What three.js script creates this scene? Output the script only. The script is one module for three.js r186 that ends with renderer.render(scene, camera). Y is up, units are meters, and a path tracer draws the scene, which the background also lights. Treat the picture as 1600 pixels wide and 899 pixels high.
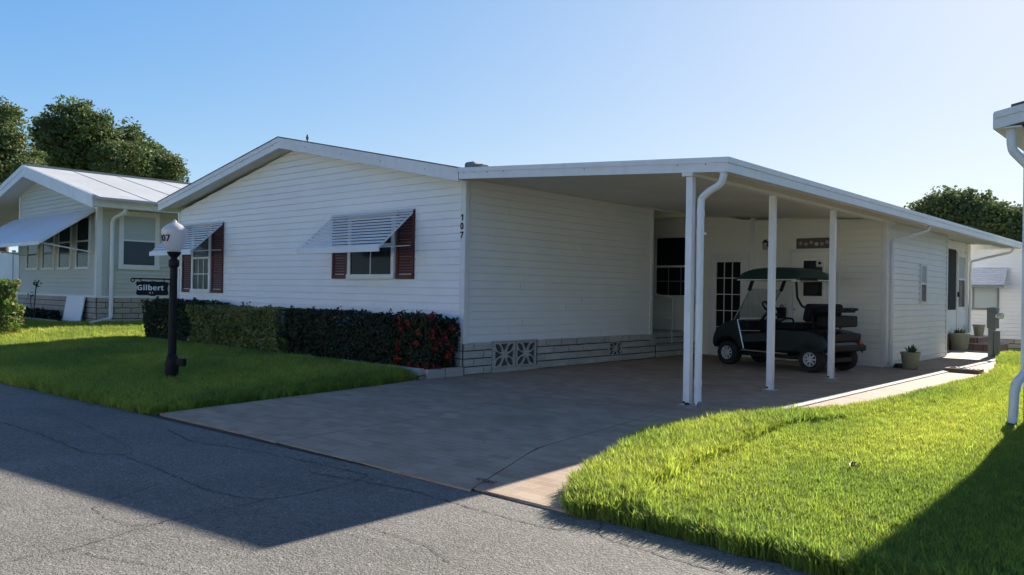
import * as THREE from 'three';
import { mergeGeometries, mergeVertices } from 'three/addons/utils/BufferGeometryUtils.js';
import { RoundedBoxGeometry } from 'three/addons/geometries/RoundedBoxGeometry.js';
import { FontLoader } from 'three/addons/loaders/FontLoader.js';
import { TextGeometry } from 'three/addons/geometries/TextGeometry.js';

// ---------------------------------------------------------------- camera, sky, sun, exposure
const scene = new THREE.Scene();
const EXPOSURE = 2.4;
const camera = new THREE.PerspectiveCamera(39.2, 1600 / 899, 0.05, 900);
camera.position.set(8.3717, 1.2274, 8.3147);
camera.rotation.set(THREE.MathUtils.degToRad(0.316), THREE.MathUtils.degToRad(41.832), THREE.MathUtils.degToRad(1.005), 'YXZ');
const SUN = new THREE.Vector3(-0.142, 1, -2.04).normalize();
{
  const w = 1024, h = 512, data = new Float32Array(w * h * 4), d = new THREE.Vector3();
  const soft = (v, lo) => lo + Math.log1p(Math.exp((v - lo) * 9)) / 9;
  for (let j = 0; j < h; j++) for (let i = 0; i < w; i++) {
    const ph = ((i + 0.5) / w - 0.5) * Math.PI * 2, th = ((j + 0.5) / h - 0.5) * Math.PI;
    d.set(Math.cos(th) * Math.cos(ph), Math.sin(th), Math.cos(th) * Math.sin(ph));
    const el = Math.max(0, th * 180 / Math.PI), ga = Math.acos(Math.min(1, Math.max(-1, d.dot(SUN)))) * 180 / Math.PI;
    const a = Math.exp(-ga / 50), b = Math.exp(-el / 10);
    let r = soft(-0.33 + 1.17 * a + 0.88 * b, 0.09), g = soft(0.09 + 0.79 * a + 0.77 * b, 0.12);
    let bl = 0.62 + 0.36 * Math.exp(-ga / 60) + 0.30 * Math.exp(-el / 18);
    const hi = Math.min(1, Math.max(0, (el - 16) / 44)), k = (th < 0 ? 0.45 : 1) * (1 - 0.55 * hi * hi * (3 - 2 * hi)) / EXPOSURE, o = (j * w + i) * 4;
    data[o] = r * k; data[o + 1] = g * k; data[o + 2] = bl * k; data[o + 3] = 1;
  }
  const sky = new THREE.DataTexture(data, w, h, THREE.RGBAFormat, THREE.FloatType);
  sky.mapping = THREE.EquirectangularReflectionMapping; sky.magFilter = sky.minFilter = THREE.LinearFilter; sky.needsUpdate = true;
  scene.background = sky; scene.environment = sky;
}
const sun = new THREE.DirectionalLight(new THREE.Color().setRGB(1, 0.93, 0.81), 5);
sun.position.copy(SUN).multiplyScalar(60); sun.castShadow = true; sun.name = 'sun';
Object.assign(sun.shadow.camera, { left: -40, right: 40, top: 40, bottom: -40, near: 1, far: 140 });
sun.shadow.mapSize.set(4096, 4096); scene.add(sun, sun.target);
const renderer = new THREE.WebGLRenderer({ antialias: true });
renderer.toneMapping = THREE.LinearToneMapping; renderer.toneMappingExposure = EXPOSURE;
renderer.shadowMap.enabled = true;

// ---------------------------------------------------------------- helpers
let seed = 7;
const rnd = () => { seed = (seed + 0x6D2B79F5) | 0; let t = Math.imul(seed ^ (seed >>> 15), 1 | seed); t = (t + Math.imul(t ^ (t >>> 7), 61 | t)) ^ t; return ((t ^ (t >>> 14)) >>> 0) / 4294967296; };
const rr = (a, b) => a + (b - a) * rnd();
const V = (x, y, z) => new THREE.Vector3(x, y, z);
const clamp = (v, a = 0, b = 1) => Math.min(b, Math.max(a, v));
const ss = (a, b, v) => { const t = clamp((v - a) / (b - a)); return t * t * (3 - 2 * t); };
const lut = (pts, x) => { if (x <= pts[0][0]) return pts[0][1]; for (let i = 1; i < pts.length; i++) if (x <= pts[i][0]) { const [a, b] = pts[i - 1], [c, d] = pts[i]; return b + (d - b) * (x - a) / (c - a); } return pts[pts.length - 1][1]; };
const hash = (x, y) => { let h = Math.imul(x, 374761393) + Math.imul(y, 668265263) | 0; h = Math.imul(h ^ (h >>> 13), 1274126177); return ((h ^ (h >>> 16)) >>> 0) / 4294967296; };
const vnoise = (x, y, per = 0) => { const xi = Math.floor(x), yi = Math.floor(y), fx = x - xi, fy = y - yi, u = fx * fx * (3 - 2 * fx), v = fy * fy * (3 - 2 * fy); const H = (a, b) => per ? hash(((a % per) + per) % per, ((b % per) + per) % per) : hash(a, b); return (H(xi, yi) * (1 - u) + H(xi + 1, yi) * u) * (1 - v) + (H(xi, yi + 1) * (1 - u) + H(xi + 1, yi + 1) * u) * v; };
function tex(n, metres, fn, srgb = true) {         // fn(u, v, i, j) -> [r, g, b] linear 0..1; one tile covers `metres`
  const d = new Uint8Array(n * n * 4), enc = (c) => { c = clamp(c); return Math.round(255 * (srgb ? (c <= 0.0031308 ? 12.92 * c : 1.055 * c ** (1 / 2.4) - 0.055) : c)); };
  for (let j = 0; j < n; j++) for (let i = 0; i < n; i++) { const c = fn(i / n, j / n, i, j), o = (j * n + i) * 4; d[o] = enc(c[0]); d[o + 1] = enc(c[1]); d[o + 2] = enc(c[2]); d[o + 3] = 255; }
  const t = new THREE.DataTexture(d, n, n); t.wrapS = t.wrapT = THREE.RepeatWrapping; t.magFilter = THREE.LinearFilter; t.minFilter = THREE.LinearMipmapLinearFilter; t.generateMipmaps = true;
  if (srgb) t.colorSpace = THREE.SRGBColorSpace; t.repeat.set(1 / metres, 1 / metres); t.needsUpdate = true; return t;
}
const gray = (n, m, f) => tex(n, m, (u, v, i, j) => { const c = f(u, v, i, j); return [c, c, c]; }, false);
const mat = (rgb, rough = 0.7, extra = {}) => new THREE.MeshStandardMaterial({ color: new THREE.Color().setRGB(...rgb), roughness: rough, ...extra });
const phys = (rgb, rough, extra) => new THREE.MeshPhysicalMaterial({ color: new THREE.Color().setRGB(...rgb), roughness: rough, ...extra });
function muv(g) {                                   // uv in metres from the dominant face axis
  g = g.index ? g.toNonIndexed() : g;
  const p = g.attributes.position, uv = new Float32Array(p.count * 2), a = V(), b = V(), c = V();
  for (let i = 0; i < p.count; i += 3) {
    a.fromBufferAttribute(p, i); b.fromBufferAttribute(p, i + 1); c.fromBufferAttribute(p, i + 2); b.sub(a); c.sub(a); b.cross(c);
    const X = Math.abs(b.x), Y = Math.abs(b.y), Z = Math.abs(b.z);
    for (let k = 0; k < 3; k++) { const x = p.getX(i + k), y = p.getY(i + k), z = p.getZ(i + k), o = (i + k) * 2; if (Y >= X && Y >= Z) { uv[o] = x; uv[o + 1] = z; } else if (X >= Z) { uv[o] = z; uv[o + 1] = y; } else { uv[o] = x; uv[o + 1] = y; } }
  }
  g.setAttribute('uv', new THREE.BufferAttribute(uv, 2)); return g;
}
const clean = (g) => { g = g.index ? g.toNonIndexed() : g; for (const k of Object.keys(g.attributes)) if (!['position', 'normal', 'uv', 'color'].includes(k)) g.deleteAttribute(k); return g; };
const join = (l) => { l = l.flat(9).map(clean); if (l.length === 1) return l[0]; if (l.some((g) => !g.attributes.uv)) l.forEach((g) => g.deleteAttribute('uv')); return mergeGeometries(l); };
const taken = {};
const numbered = (n) => { taken[n] = (taken[n] ?? -1) + 1; return taken[n] ? `${n}_${String(taken[n]).padStart(3, '0')}` : n; };
function obj(name, geos, m, parent = scene, raw = false) { let g = Array.isArray(geos) ? join(geos) : geos; if (!raw) g = muv(clean(g)); const o = new THREE.Mesh(g, m); o.name = parent === scene ? numbered(name) : name; o.castShadow = o.receiveShadow = true; parent.add(o); return o; }
function thing(name, label, category, pos = [0, 0, 0], turn = 0, group) { const o = new THREE.Group(); o.name = numbered(name); o.position.set(...pos); o.rotation.y = turn; o.userData = { label, category }; if (group) o.userData.group = group; scene.add(o); return o; }
const part = (name, parent) => { const o = new THREE.Group(); o.name = name; parent.add(o); return o; };
const tag = (o, label, category, group) => { o.userData.label = label; o.userData.category = category; if (group) o.userData.group = group; return o; };
const struct = (o) => { o.userData.kind = 'structure'; return o; };
const bb = (x0, x1, y0, y1, z0, z1) => new THREE.BoxGeometry(Math.abs(x1 - x0), Math.abs(y1 - y0), Math.abs(z1 - z0)).translate((x0 + x1) / 2, (y0 + y1) / 2, (z0 + z1) / 2);
const rb = (x0, x1, y0, y1, z0, z1, r = 0.01, s = 2) => new RoundedBoxGeometry(Math.abs(x1 - x0), Math.abs(y1 - y0), Math.abs(z1 - z0), s, r).translate((x0 + x1) / 2, (y0 + y1) / 2, (z0 + z1) / 2);
const tube = (pts, r, n = 24, k = 10) => new THREE.TubeGeometry(new THREE.CatmullRomCurve3(pts.map((p) => V(...p)), false, 'catmullrom', 0.12), n, r, k);
const rod = (p, q, r0, r1 = r0, k = 10) => { const a = V(...p), b = V(...q), l = a.distanceTo(b); return new THREE.CylinderGeometry(r1, r0, l, k).translate(0, l / 2, 0).applyQuaternion(new THREE.Quaternion().setFromUnitVectors(V(0, 1, 0), b.sub(a).normalize())).translate(...p); };
function poly(pts, depth, bevel = 0, segs = 2) { const s = new THREE.Shape(); pts.forEach(([x, y], i) => i ? s.lineTo(x, y) : s.moveTo(x, y)); return new THREE.ExtrudeGeometry(s, { depth: depth - 2 * bevel, bevelEnabled: bevel > 0, bevelThickness: bevel, bevelSize: bevel, bevelOffset: -bevel, bevelSegments: segs, curveSegments: 14 }).translate(0, 0, bevel); }
function hull(v, faces) { const p = []; for (const f of faces) for (let i = 1; i < f.length - 1; i++) for (const k of [f[0], f[i], f[i + 1]]) p.push(...v[k]); const g = new THREE.BufferGeometry(); g.setAttribute('position', new THREE.Float32BufferAttribute(p, 3)); g.computeVertexNormals(); return g; }
const BOXF = [[0, 1, 2, 3], [7, 6, 5, 4], [0, 4, 5, 1], [1, 5, 6, 2], [2, 6, 7, 3], [3, 7, 4, 0]];
const beamX = (x0, ya, yb, x1, yc, yd, z0, z1) => hull([[x0, ya, z1], [x1, yc, z1], [x1, yd, z1], [x0, yb, z1], [x0, ya, z0], [x1, yc, z0], [x1, yd, z0], [x0, yb, z0]], BOXF);

// ---------------------------------------------------------------- materials
const fine = gray(512, 0.5, (u, v) => 0.5 + 0.5 * (vnoise(u * 128, v * 128, 128) - 0.5) + 0.3 * (vnoise(u * 40, v * 40, 40) - 0.5));
const vinylMap = tex(1024, 3, (u, v) => { const n = 0.5 * vnoise(u * 9, v * 9, 9) + 0.3 * vnoise(u * 40, v * 160, 40) + 0.2 * vnoise(u * 200, v * 200, 200); const k = 0.95 + 0.1 * (n - 0.5); return [k, k, k * 0.99]; });
const vinylBump = gray(512, 1, (u, v) => 0.6 * vnoise(u * 12, v * 220, 4) + 0.4 * vnoise(u * 70, v * 256, 64));
const dirtMap = tex(1024, 4, (u, v) => { const n = 0.6 * vnoise(u * 6, v * 6, 6) + 0.4 * vnoise(u * 48, v * 48, 48); const k = 0.9 + 0.2 * (n - 0.5); return [k, k * 0.99, k * 0.97]; });
const M = {
  siding: mat([0.86, 0.855, 0.835], 0.55, { map: vinylMap, bumpMap: vinylBump, bumpScale: 0.0008 }),
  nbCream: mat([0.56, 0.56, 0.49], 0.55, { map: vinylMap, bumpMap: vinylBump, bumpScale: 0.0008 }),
  cream: mat([0.82, 0.80, 0.71], 0.55, { map: vinylMap, bumpMap: vinylBump, bumpScale: 0.0008 }),
  trim: mat([0.80, 0.80, 0.79], 0.45, { map: dirtMap }),
  metalWhite: mat([0.80, 0.81, 0.82], 0.4, { map: dirtMap }),
  ceiling: mat([0.78, 0.76, 0.70], 0.6, { map: dirtMap }),
  soffit: mat([0.7, 0.67, 0.6], 0.7, { map: dirtMap }),
  roofWhite: mat([0.5, 0.51, 0.53], 0.6, { map: dirtMap }),
  shingle: mat([0.10, 0.095, 0.09], 0.95, { bumpMap: fine, bumpScale: 0.004 }),
  mortar: mat([0.085, 0.08, 0.076], 0.95, { bumpMap: fine, bumpScale: 0.003 }),
  maroon: mat([0.085, 0.02, 0.015], 0.6),
  glass: phys([0.012, 0.014, 0.016], 0.12, { ior: 1.5, specularIntensity: 0.3 }),
  dark: mat([0.02, 0.02, 0.022], 0.7),
  black: phys([0.012, 0.012, 0.013], 0.55, { specularIntensity: 0.35 }),
  iron: phys([0.011, 0.011, 0.012], 0.55, { specularIntensity: 0.4 }),
  screw: mat([0.12, 0.12, 0.12], 0.4, { metalness: 0.7 }),
  chrome: mat([0.75, 0.75, 0.76], 0.25, { metalness: 1 }),
  rubber: mat([0.018, 0.018, 0.018], 0.85),
  blind: mat([0.42, 0.47, 0.48], 0.7),
  screen: mat([0.03, 0.032, 0.035], 0.9),
  greyBox: mat([0.22, 0.235, 0.23], 0.6, { map: dirtMap }),
  soil: mat([0.05, 0.038, 0.028], 1, { bumpMap: fine, bumpScale: 0.02 }),
  bark: mat([0.11, 0.085, 0.065], 0.95, { bumpMap: fine, bumpScale: 0.02 }),
  stone: mat([0.5, 0.49, 0.46], 0.9, { bumpMap: fine, bumpScale: 0.004 }),
  wood: mat([0.24, 0.19, 0.14], 0.85, { map: dirtMap }),
  pot: mat([0.36, 0.35, 0.24], 0.75, { map: dirtMap }),
};
const brickTex = tex(512, 0.8, (u, v) => { const n = 0.5 * vnoise(u * 10, v * 60, 10) + 0.5 * vnoise(u * 120, v * 120, 120); const k = 0.8 + 0.4 * (n - 0.5); return [k, k * 0.985, k * 0.96]; });
const brickMat = (c) => [0.92, 1, 1.07, 0.97].map((k) => mat(c.map((v) => v * k), 0.9, { map: brickTex, bumpMap: fine, bumpScale: 0.006 }));
const greyBrick = brickMat([0.60, 0.585, 0.53]), tanBrick = brickMat([0.52, 0.48, 0.40]), redBrick = brickMat([0.36, 0.22, 0.17]);

// ---------------------------------------------------------------- ground, road, driveway
const roadEdge = (x) => lut([[-80, 9.2], [-12, 5.35], [-3.7, 4.87], [0, 4.66], [5.4, 4.46], [8, 4.46], [80, 4.4]], x);
const driveY = (z) => -0.085 * clamp((z - 1) / 3.5);
const driveL = (z) => lut([[0.7, 0.0], [1.4, 0.1], [4.6, 0.12], [4.9, -0.05]], z);
const driveR = (z) => lut([[-11, 4.66], [1.3, 4.66], [2.4, 4.75], [3.75, 5.15], [4.4, 5.5]], z);
const grassR = (z) => lut([[-12, 4.5], [-8, 5.3], [-5.9, 5.46], [-2, 5.44], [-0.6, 5.32], [0.6, 4.98], [1.3, 4.72], [2.4, 4.6], [3.75, 5.0], [4.4, 5.3]], z);
const lawnY = (x, z) => { const bump = 0.012 * (vnoise(x * 1.3 + 50, z * 1.3 + 50) - 0.5) + 0.02 * (vnoise(x * 0.4 + 9, z * 0.4 + 9) - 0.5); const rd = ss(-0.01, 0.22, roadEdge(x) - z); if (x > 2.5) return -0.108 + (driveY(z) + 0.025 + bump - 0.2 * ss(-12, -19, z) + 0.108) * rd; const t = ss(roadEdge(x), roadEdge(x) - 4, z), y = -0.07 + 0.15 * t + 0.16 * ss(-8.5, -13, x) * t + bump; if (z < 0.72 || x < -3) return -0.108 + (y + 0.108) * rd; const e = driveY(z) - 0.012; return Math.min(e + (y - e) * ss(-0.02, 0.4, driveL(z) - x), -0.108 + (y + 0.108) * rd); };
const grassGround = tex(1024, 3, (u, v) => { const n = 0.5 * vnoise(u * 8, v * 8, 8) + 0.5 * vnoise(u * 150, v * 150, 150); return [0.06 + 0.08 * n, 0.08 + 0.1 * n, 0.022 + 0.025 * n]; });
const asphalt = tex(2048, 4.3, (u, v) => { const a = vnoise(u * 1024, v * 1024, 1024), b = vnoise(u * 420 + 7, v * 420, 420), c = vnoise(u * 12, v * 12, 12), d = vnoise(u * 90, v * 90, 90); let k = 0.16 + 0.13 * (a - 0.5) + 0.1 * (b - 0.5) + 0.035 * (c - 0.5) + 0.03 * (d - 0.5); if (b > 0.88) k += 0.06; if (a < 0.1) k -= 0.06; k = Math.max(0.035, k); return [k * 1.09, k, k * 0.89]; });
const asphaltBump = gray(1024, 2.15, (u, v) => 0.5 * vnoise(u * 512, v * 512, 512) + 0.5 * vnoise(u * 210, v * 210, 210));
const printed = tex(2048, 4, (u, v) => {            // concrete with a worn printed brick pattern
  const X = u * 4, Y = v * 4, row = Math.floor(Y / 0.1), off = (row % 2) * 0.1, bx = Math.floor((X + off) / 0.2), fx = ((X + off) / 0.2 - bx) * 0.2, fy = Y - row * 0.1;
  const joint = Math.min(fx, 0.2 - fx) < 0.006 || Math.min(fy, 0.1 - fy) < 0.006, h = hash(bx % 20, row % 40), h2 = hash(bx % 20 + 91, row % 40);
  const wear = vnoise(u * 10, v * 10, 10) * 0.6 + vnoise(u * 46, v * 46, 46) * 0.4, f = vnoise(u * 600, v * 600, 600), st = vnoise(u * 5 + 3, v * 5, 5);
  let r = 0.375 + 0.09 * (h - 0.5), g = 0.29 + 0.075 * (h - 0.5) - 0.03 * h2, b = 0.205 + 0.06 * (h - 0.5) - 0.022 * h2;
  const k = joint ? 1.0 + 0.3 * (1 - wear) : 1; const s = k * (0.86 + 0.2 * wear + 0.16 * (f - 0.5) - 0.12 * ss(0.62, 0.85, st)); return [r * s, g * s, b * s];
});
M.road = mat([1, 1, 1], 0.92, { map: asphalt, bumpMap: asphaltBump, bumpScale: 0.006, vertexColors: true });
M.drive = mat([1, 1, 1], 0.8, { map: printed, bumpMap: fine, bumpScale: 0.0015 });
M.walk = mat([0.98, 0.83, 0.86], 0.85, { map: printed, bumpMap: fine, bumpScale: 0.0015 });
M.concrete = mat([0.46, 0.44, 0.4], 0.9, { map: dirtMap, bumpMap: fine, bumpScale: 0.003 });
M.curb = mat([0.62, 0.6, 0.55], 0.9, { map: dirtMap, bumpMap: fine, bumpScale: 0.003 });
M.lawn = mat([1, 1, 1], 1, { map: grassGround, bumpMap: fine, bumpScale: 0.02 });
function sheet(x0, x1, z0, z1, nx, nz, fy, colour) {  // x0/x1 may be functions of z, z0/z1 of x
  const P = [], C = [], at = (a, v) => typeof a === 'function' ? a(v) : a, vert = (i, j) => { let z = at(z0, 0) + (at(z1, 0) - at(z0, 0)) * j / nz; let x = at(x0, z) + (at(x1, z) - at(x0, z)) * i / nx; if (typeof z1 === 'function') z = at(z0, x) + (z1(x) - at(z0, x)) * j / nz; if (typeof z0 === 'function') z = z0(x) + (at(z1, x) - z0(x)) * j / nz; return [x, fy(x, z), z]; };
  for (let j = 0; j < nz; j++) for (let i = 0; i < nx; i++) { const a = vert(i, j), b = vert(i + 1, j), c = vert(i + 1, j + 1), d = vert(i, j + 1); for (const p of [a, d, c, a, c, b]) { P.push(...p); if (colour) { const k = colour(p[0], p[2]); C.push(k, k, k); } } }
  const g = new THREE.BufferGeometry(); g.setAttribute('position', new THREE.Float32BufferAttribute(P, 3)); if (colour) g.setAttribute('color', new THREE.Float32BufferAttribute(C, 3)); g.computeVertexNormals(); const gv = mergeVertices(g); gv.computeVertexNormals(); return gv;
}
struct(obj('ground', bb(-420, 420, -0.4, -0.2, -420, 420), M.lawn));
const road = struct(obj('road', sheet(-80, 70, (x) => roadEdge(x) - 0.04, 12, 150, 24, () => -0.1, (x, z) => 0.9 + 0.22 * (0.6 * vnoise(x * 0.6 + 40, z * 0.6 + 40) + 0.4 * vnoise(x * 2.1 + 9, z * 2.1 + 70) - 0.42)), M.road));
struct(obj('lawn', sheet(-45, driveL, -30, roadEdge, 90, 60, lawnY), M.lawn));
struct(obj('lawn', sheet((z) => Math.min(grassR(z), 5.6) + 0.02, 45, -34, roadEdge, 80, 70, lawnY), M.lawn));
struct(obj('lawn', sheet(-80, 80, 12, 120, 8, 8, () => -0.06), M.lawn));
{ // road cracks: dark grit-filled splits in the asphalt, drawn at their true course
  const K = 1.0813, q = (p) => [8.37 + (p[0] - 8.37) * K, 8.31 + (p[1] - 8.31) * K];
  const crack = (pts, w) => { const P = pts.map(q), g = [], c = new THREE.CatmullRomCurve3(P.map((p) => V(p[0], 0, p[1])), false, 'catmullrom', 0.2), L = c.getLength(), n = Math.ceil(L / 0.035), v = []; for (let i = 0; i <= n; i++) { const p = c.getPointAt(i / n), t = c.getTangentAt(i / n), s = 0.016 * (rnd() - 0.5) + 0.02 * (vnoise(i * 0.3, w * 999) - 0.5), ww = w * rr(0.2, 0.95); v.push([p.x - t.z * (s + ww), -0.096, p.z + t.x * (s + ww)], [p.x - t.z * (s - ww), -0.096, p.z + t.x * (s - ww)]); } const f = []; for (let i = 0; i < n; i++) f.push([2 * i, 2 * i + 1, 2 * i + 3, 2 * i + 2]); obj('crack', hull(v, f), M.crackFill, road); };
  M.crackFill = mat([0.05, 0.042, 0.034], 1);
  crack([[-1.2, 6.1], [0.27, 6.0], [1.25, 5.96], [2.11, 5.98], [2.41, 5.83], [3.17, 5.86], [3.81, 5.89], [4.21, 5.79]], 0.006);
  crack([[4.21, 5.79], [4.24, 5.55], [4.22, 5.21], [4.12, 4.97], [3.62, 4.99], [2.91, 5.06], [2.23, 5.22], [1.6, 5.13]], 0.006);
  crack([[3.4, 6.0], [3.66, 6.49], [3.87, 6.55], [4.18, 6.53], [4.24, 6.41]], 0.004);
  crack([[4.24, 6.43], [4.36, 6.87], [4.35, 7.15], [4.2, 7.4]], 0.004);
  crack([[4.36, 6.87], [4.64, 6.81], [4.78, 6.73], [5.05, 6.66], [5.3, 6.7]], 0.0035);
  crack([[4.21, 5.79], [4.22, 6.11], [4.24, 6.43]], 0.005);
  crack([[3.77, 5.19], [4.2, 5.1], [4.61, 5.02], [4.92, 5.04], [5.28, 5.04], [5.61, 5.05], [5.77, 5.02], [5.93, 4.92], [6.06, 4.98], [6.29, 4.99], [6.51, 5.01], [6.9, 4.99]], 0.006);
  crack([[5.02, 5.68], [5.29, 5.69], [5.5, 5.69], [5.74, 5.77]], 0.0035);
  crack([[-0.5, 5.55], [0.6, 5.5], [1.7, 5.62], [2.3, 5.7], [2.41, 5.83]], 0.004);
  crack([[5.95, 4.92], [5.86, 4.76]], 0.007);
}
{ // driveway: printed concrete slabs with open joints
  const d = struct(part('driveway', scene)); const jx = (z) => lut([[-11, 3.86], [0.3, 3.86], [1.5, 3.98], [3.2, 4.1], [4.5, 4.62]], z), g = 0.007;
  const slab = (x0, x1, z0, z1) => { const n = 14, nx = 6, at = (a, z) => typeof a === 'function' ? a(z) : a; const top = sheet((z) => at(x0, z) + g, (z) => at(x1, z) - g, z0 + g, z1 - g, nx, n, (x, z) => driveY(z)); const sd = []; const zz = (k) => z0 + g + (z1 - z0 - 2 * g) * k / n; for (let k = 0; k < n; k++) { const a = zz(k), b = zz(k + 1); for (const [X, s] of [[x0, g], [x1, -g]]) { const xa = at(X, a) + s, xb = at(X, b) + s; sd.push(hull([[xa, driveY(a), a], [xb, driveY(b), b], [xb, driveY(b) - 0.1, b], [xa, driveY(a) - 0.1, a]], [[0, 1, 2, 3]])); } } const a = z0 + g, b = z1 - g; for (const z of [a, b]) sd.push(hull([[at(x0, z) + g, driveY(z), z], [at(x1, z) - g, driveY(z), z], [at(x1, z) - g, driveY(z) - 0.1, z], [at(x0, z) + g, driveY(z) - 0.1, z]], [[0, 1, 2, 3]])); const t = clean(top); t.deleteAttribute('uv'); return join([t, ...sd.map((s) => { s = clean(s); s.deleteAttribute('uv'); return s; })]); };
  for (const [a, b, z0, z1] of [[driveL, 2.3, 3.2, 4.52], [2.3, jx, 3.2, 4.5], [driveL, 2.3, 0.35, 3.2], [2.3, jx, 0.35, 3.2], [-0.005, 2.3, -3.2, 0.35], [2.3, jx, -3.2, 0.35], [-0.005, 2.3, -6.93, -3.2], [2.3, jx, -6.93, -3.2], [jx, driveR, 0.6, 4.46], [jx, 4.66, -3.2, 0.6], [jx, 4.66, -6.93, -3.2], [3.73, 4.66, -11, -6.93]]) obj('slab', slab(a, b, z0, z1), M.drive, d);
  obj('joint_bed', bb(-0.02, 4.6, -0.3, -0.055, -6.95, 1.2), M.soil, d);
  const w = struct(part('walkway', scene));
  obj('curb', rb(4.67, 4.79, -0.1, 0.022, -10.9, 0.95, 0.012), M.curb, w);
  for (let k = -3; k < 6; k++) obj('slab', sheet(4.795, (z) => Math.max(4.9, grassR(z) + 0.12), -7.1 + k * 1.32, -7.1 + k * 1.32 + 1.31, 3, 6, () => 0.004), M.walk, w);
  struct(obj('patio', sheet(3.0, 5.0, -14.9, -11.01, 8, 12, () => 0.006), M.concrete));
  const lc = struct(part('road_edge', scene)); obj('asphalt_lip', sheet(-0.2, 5.3, (x) => roadEdge(x) - 0.08, (x) => roadEdge(x) - 0.02, 60, 1, () => -0.094), M.crackFill, lc);
}

// ---------------------------------------------------------------- siding, bricks, windows
const EXPO = 0.1143;
function frameAt(o, dir) {                          // o + u along the wall, v up, w out of the wall
  return { p: (u, v, w) => [o[0] + dir[0] * u + outX(dir) * w, v, o[1] + dir[1] * u + outZ(dir) * w] };
}
const outX = (d) => -d[1], outZ = (d) => d[0];       // out = dir turned a quarter (x to z): dir (1,0) -> out +z; dir (0,-1) -> out +x
function siding(parent, o, dir, u0, u1, y0, y1, roof, m = M.siding, joints = 1) {
  const F = frameAt(o, dir); roof = roof || (() => 99);
  const lo = (y) => { let a = u0, b = u1; if (roof(u0) < y || roof(u1) < y) { const n = 400; let i = 0, k = n; while (i < n && roof(u0 + (u1 - u0) * i / n) < y) i++; while (k > 0 && roof(u0 + (u1 - u0) * k / n) < y) k--; a = u0 + (u1 - u0) * i / n; b = u0 + (u1 - u0) * k / n; } return [a, b]; };
  let c = 0;
  for (let y = y0; y < y1 - 0.005; y += EXPO, c++) {
    const yt = Math.min(y + EXPO, y1), [a, b] = lo(y), [ta, tb] = lo(yt - 0.002); if (b - a < 0.06) continue;
    const cuts = [a]; if (joints && b - a > 3 && rnd() < 0.45) { let s = a + rr(0.8, 3.4); while (s < b - 0.6) { cuts.push(s); s += 3.66; } } cuts.push(b);
    for (let k = 0; k + 1 < cuts.length; k++) {
      const L = cuts[k] + (k ? 0.0012 : 0), R = cuts[k + 1] - (k + 2 < cuts.length ? 0.0012 : 0), TL = k ? L : Math.max(L, Math.min(ta, R - 0.01)), TR = k + 2 < cuts.length ? R : Math.min(R, Math.max(tb, TL + 0.01)), wb = 0.021, wt = 0.003, yb = y + 0.0075;
      obj('siding_board', hull([F.p(L, yb, wb), F.p(R, yb, wb), F.p(TR, yt, wt), F.p(TL, yt, wt), F.p(L, yb, 0.001), F.p(R, yb, 0.001), F.p(TR, yt, 0.001), F.p(TL, yt, 0.001)], BOXF), m, parent);
    }
  }
}
const brickGeos = {};
function bricks(parent, o, dir, u0, u1, y0, courses, ch, bl, mats, depth = 0.05, skip = () => false, n = 'brick') {
  const F = frameAt(o, dir), ang = Math.atan2(-dir[1], dir[0]);
  for (let c = 0; c < courses; c++) {
    let u = u0 - (c % 2 ? bl / 2 : 0);
    for (; u < u1 - 0.02; u += bl) {
      const a = Math.max(u, u0), b = Math.min(u + bl, u1), L = b - a - 0.017; if (L < 0.03 || skip((a + b) / 2, y0 + (c + 0.5) * ch)) continue;
      const key = `${L.toFixed(2)}|${ch}|${Math.floor(rnd() * 3)}|${depth}`;
      if (!brickGeos[key]) { const h = ch - 0.017, s = rr(0, 9), g = muv(clean(poly([[-L / 2, -h / 2], [L / 2, -h / 2], [L / 2, h / 2], [-L / 2, h / 2]], depth, 0.006, 1))); const uv = g.attributes.uv; for (let i = 0; i < uv.count; i++) uv.setXY(i, uv.getX(i) + s, uv.getY(i) + s * 0.7); brickGeos[key] = g; }
      const m = obj(n, brickGeos[key], mats[Math.floor(rnd() * mats.length)], parent, true), p = F.p((a + b) / 2, y0 + (c + 0.5) * ch, rr(-0.004, 0.003)); m.position.set(...p); m.rotation.y = ang; m.rotation.z = rr(-0.003, 0.003);
    }
  }
}
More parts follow.
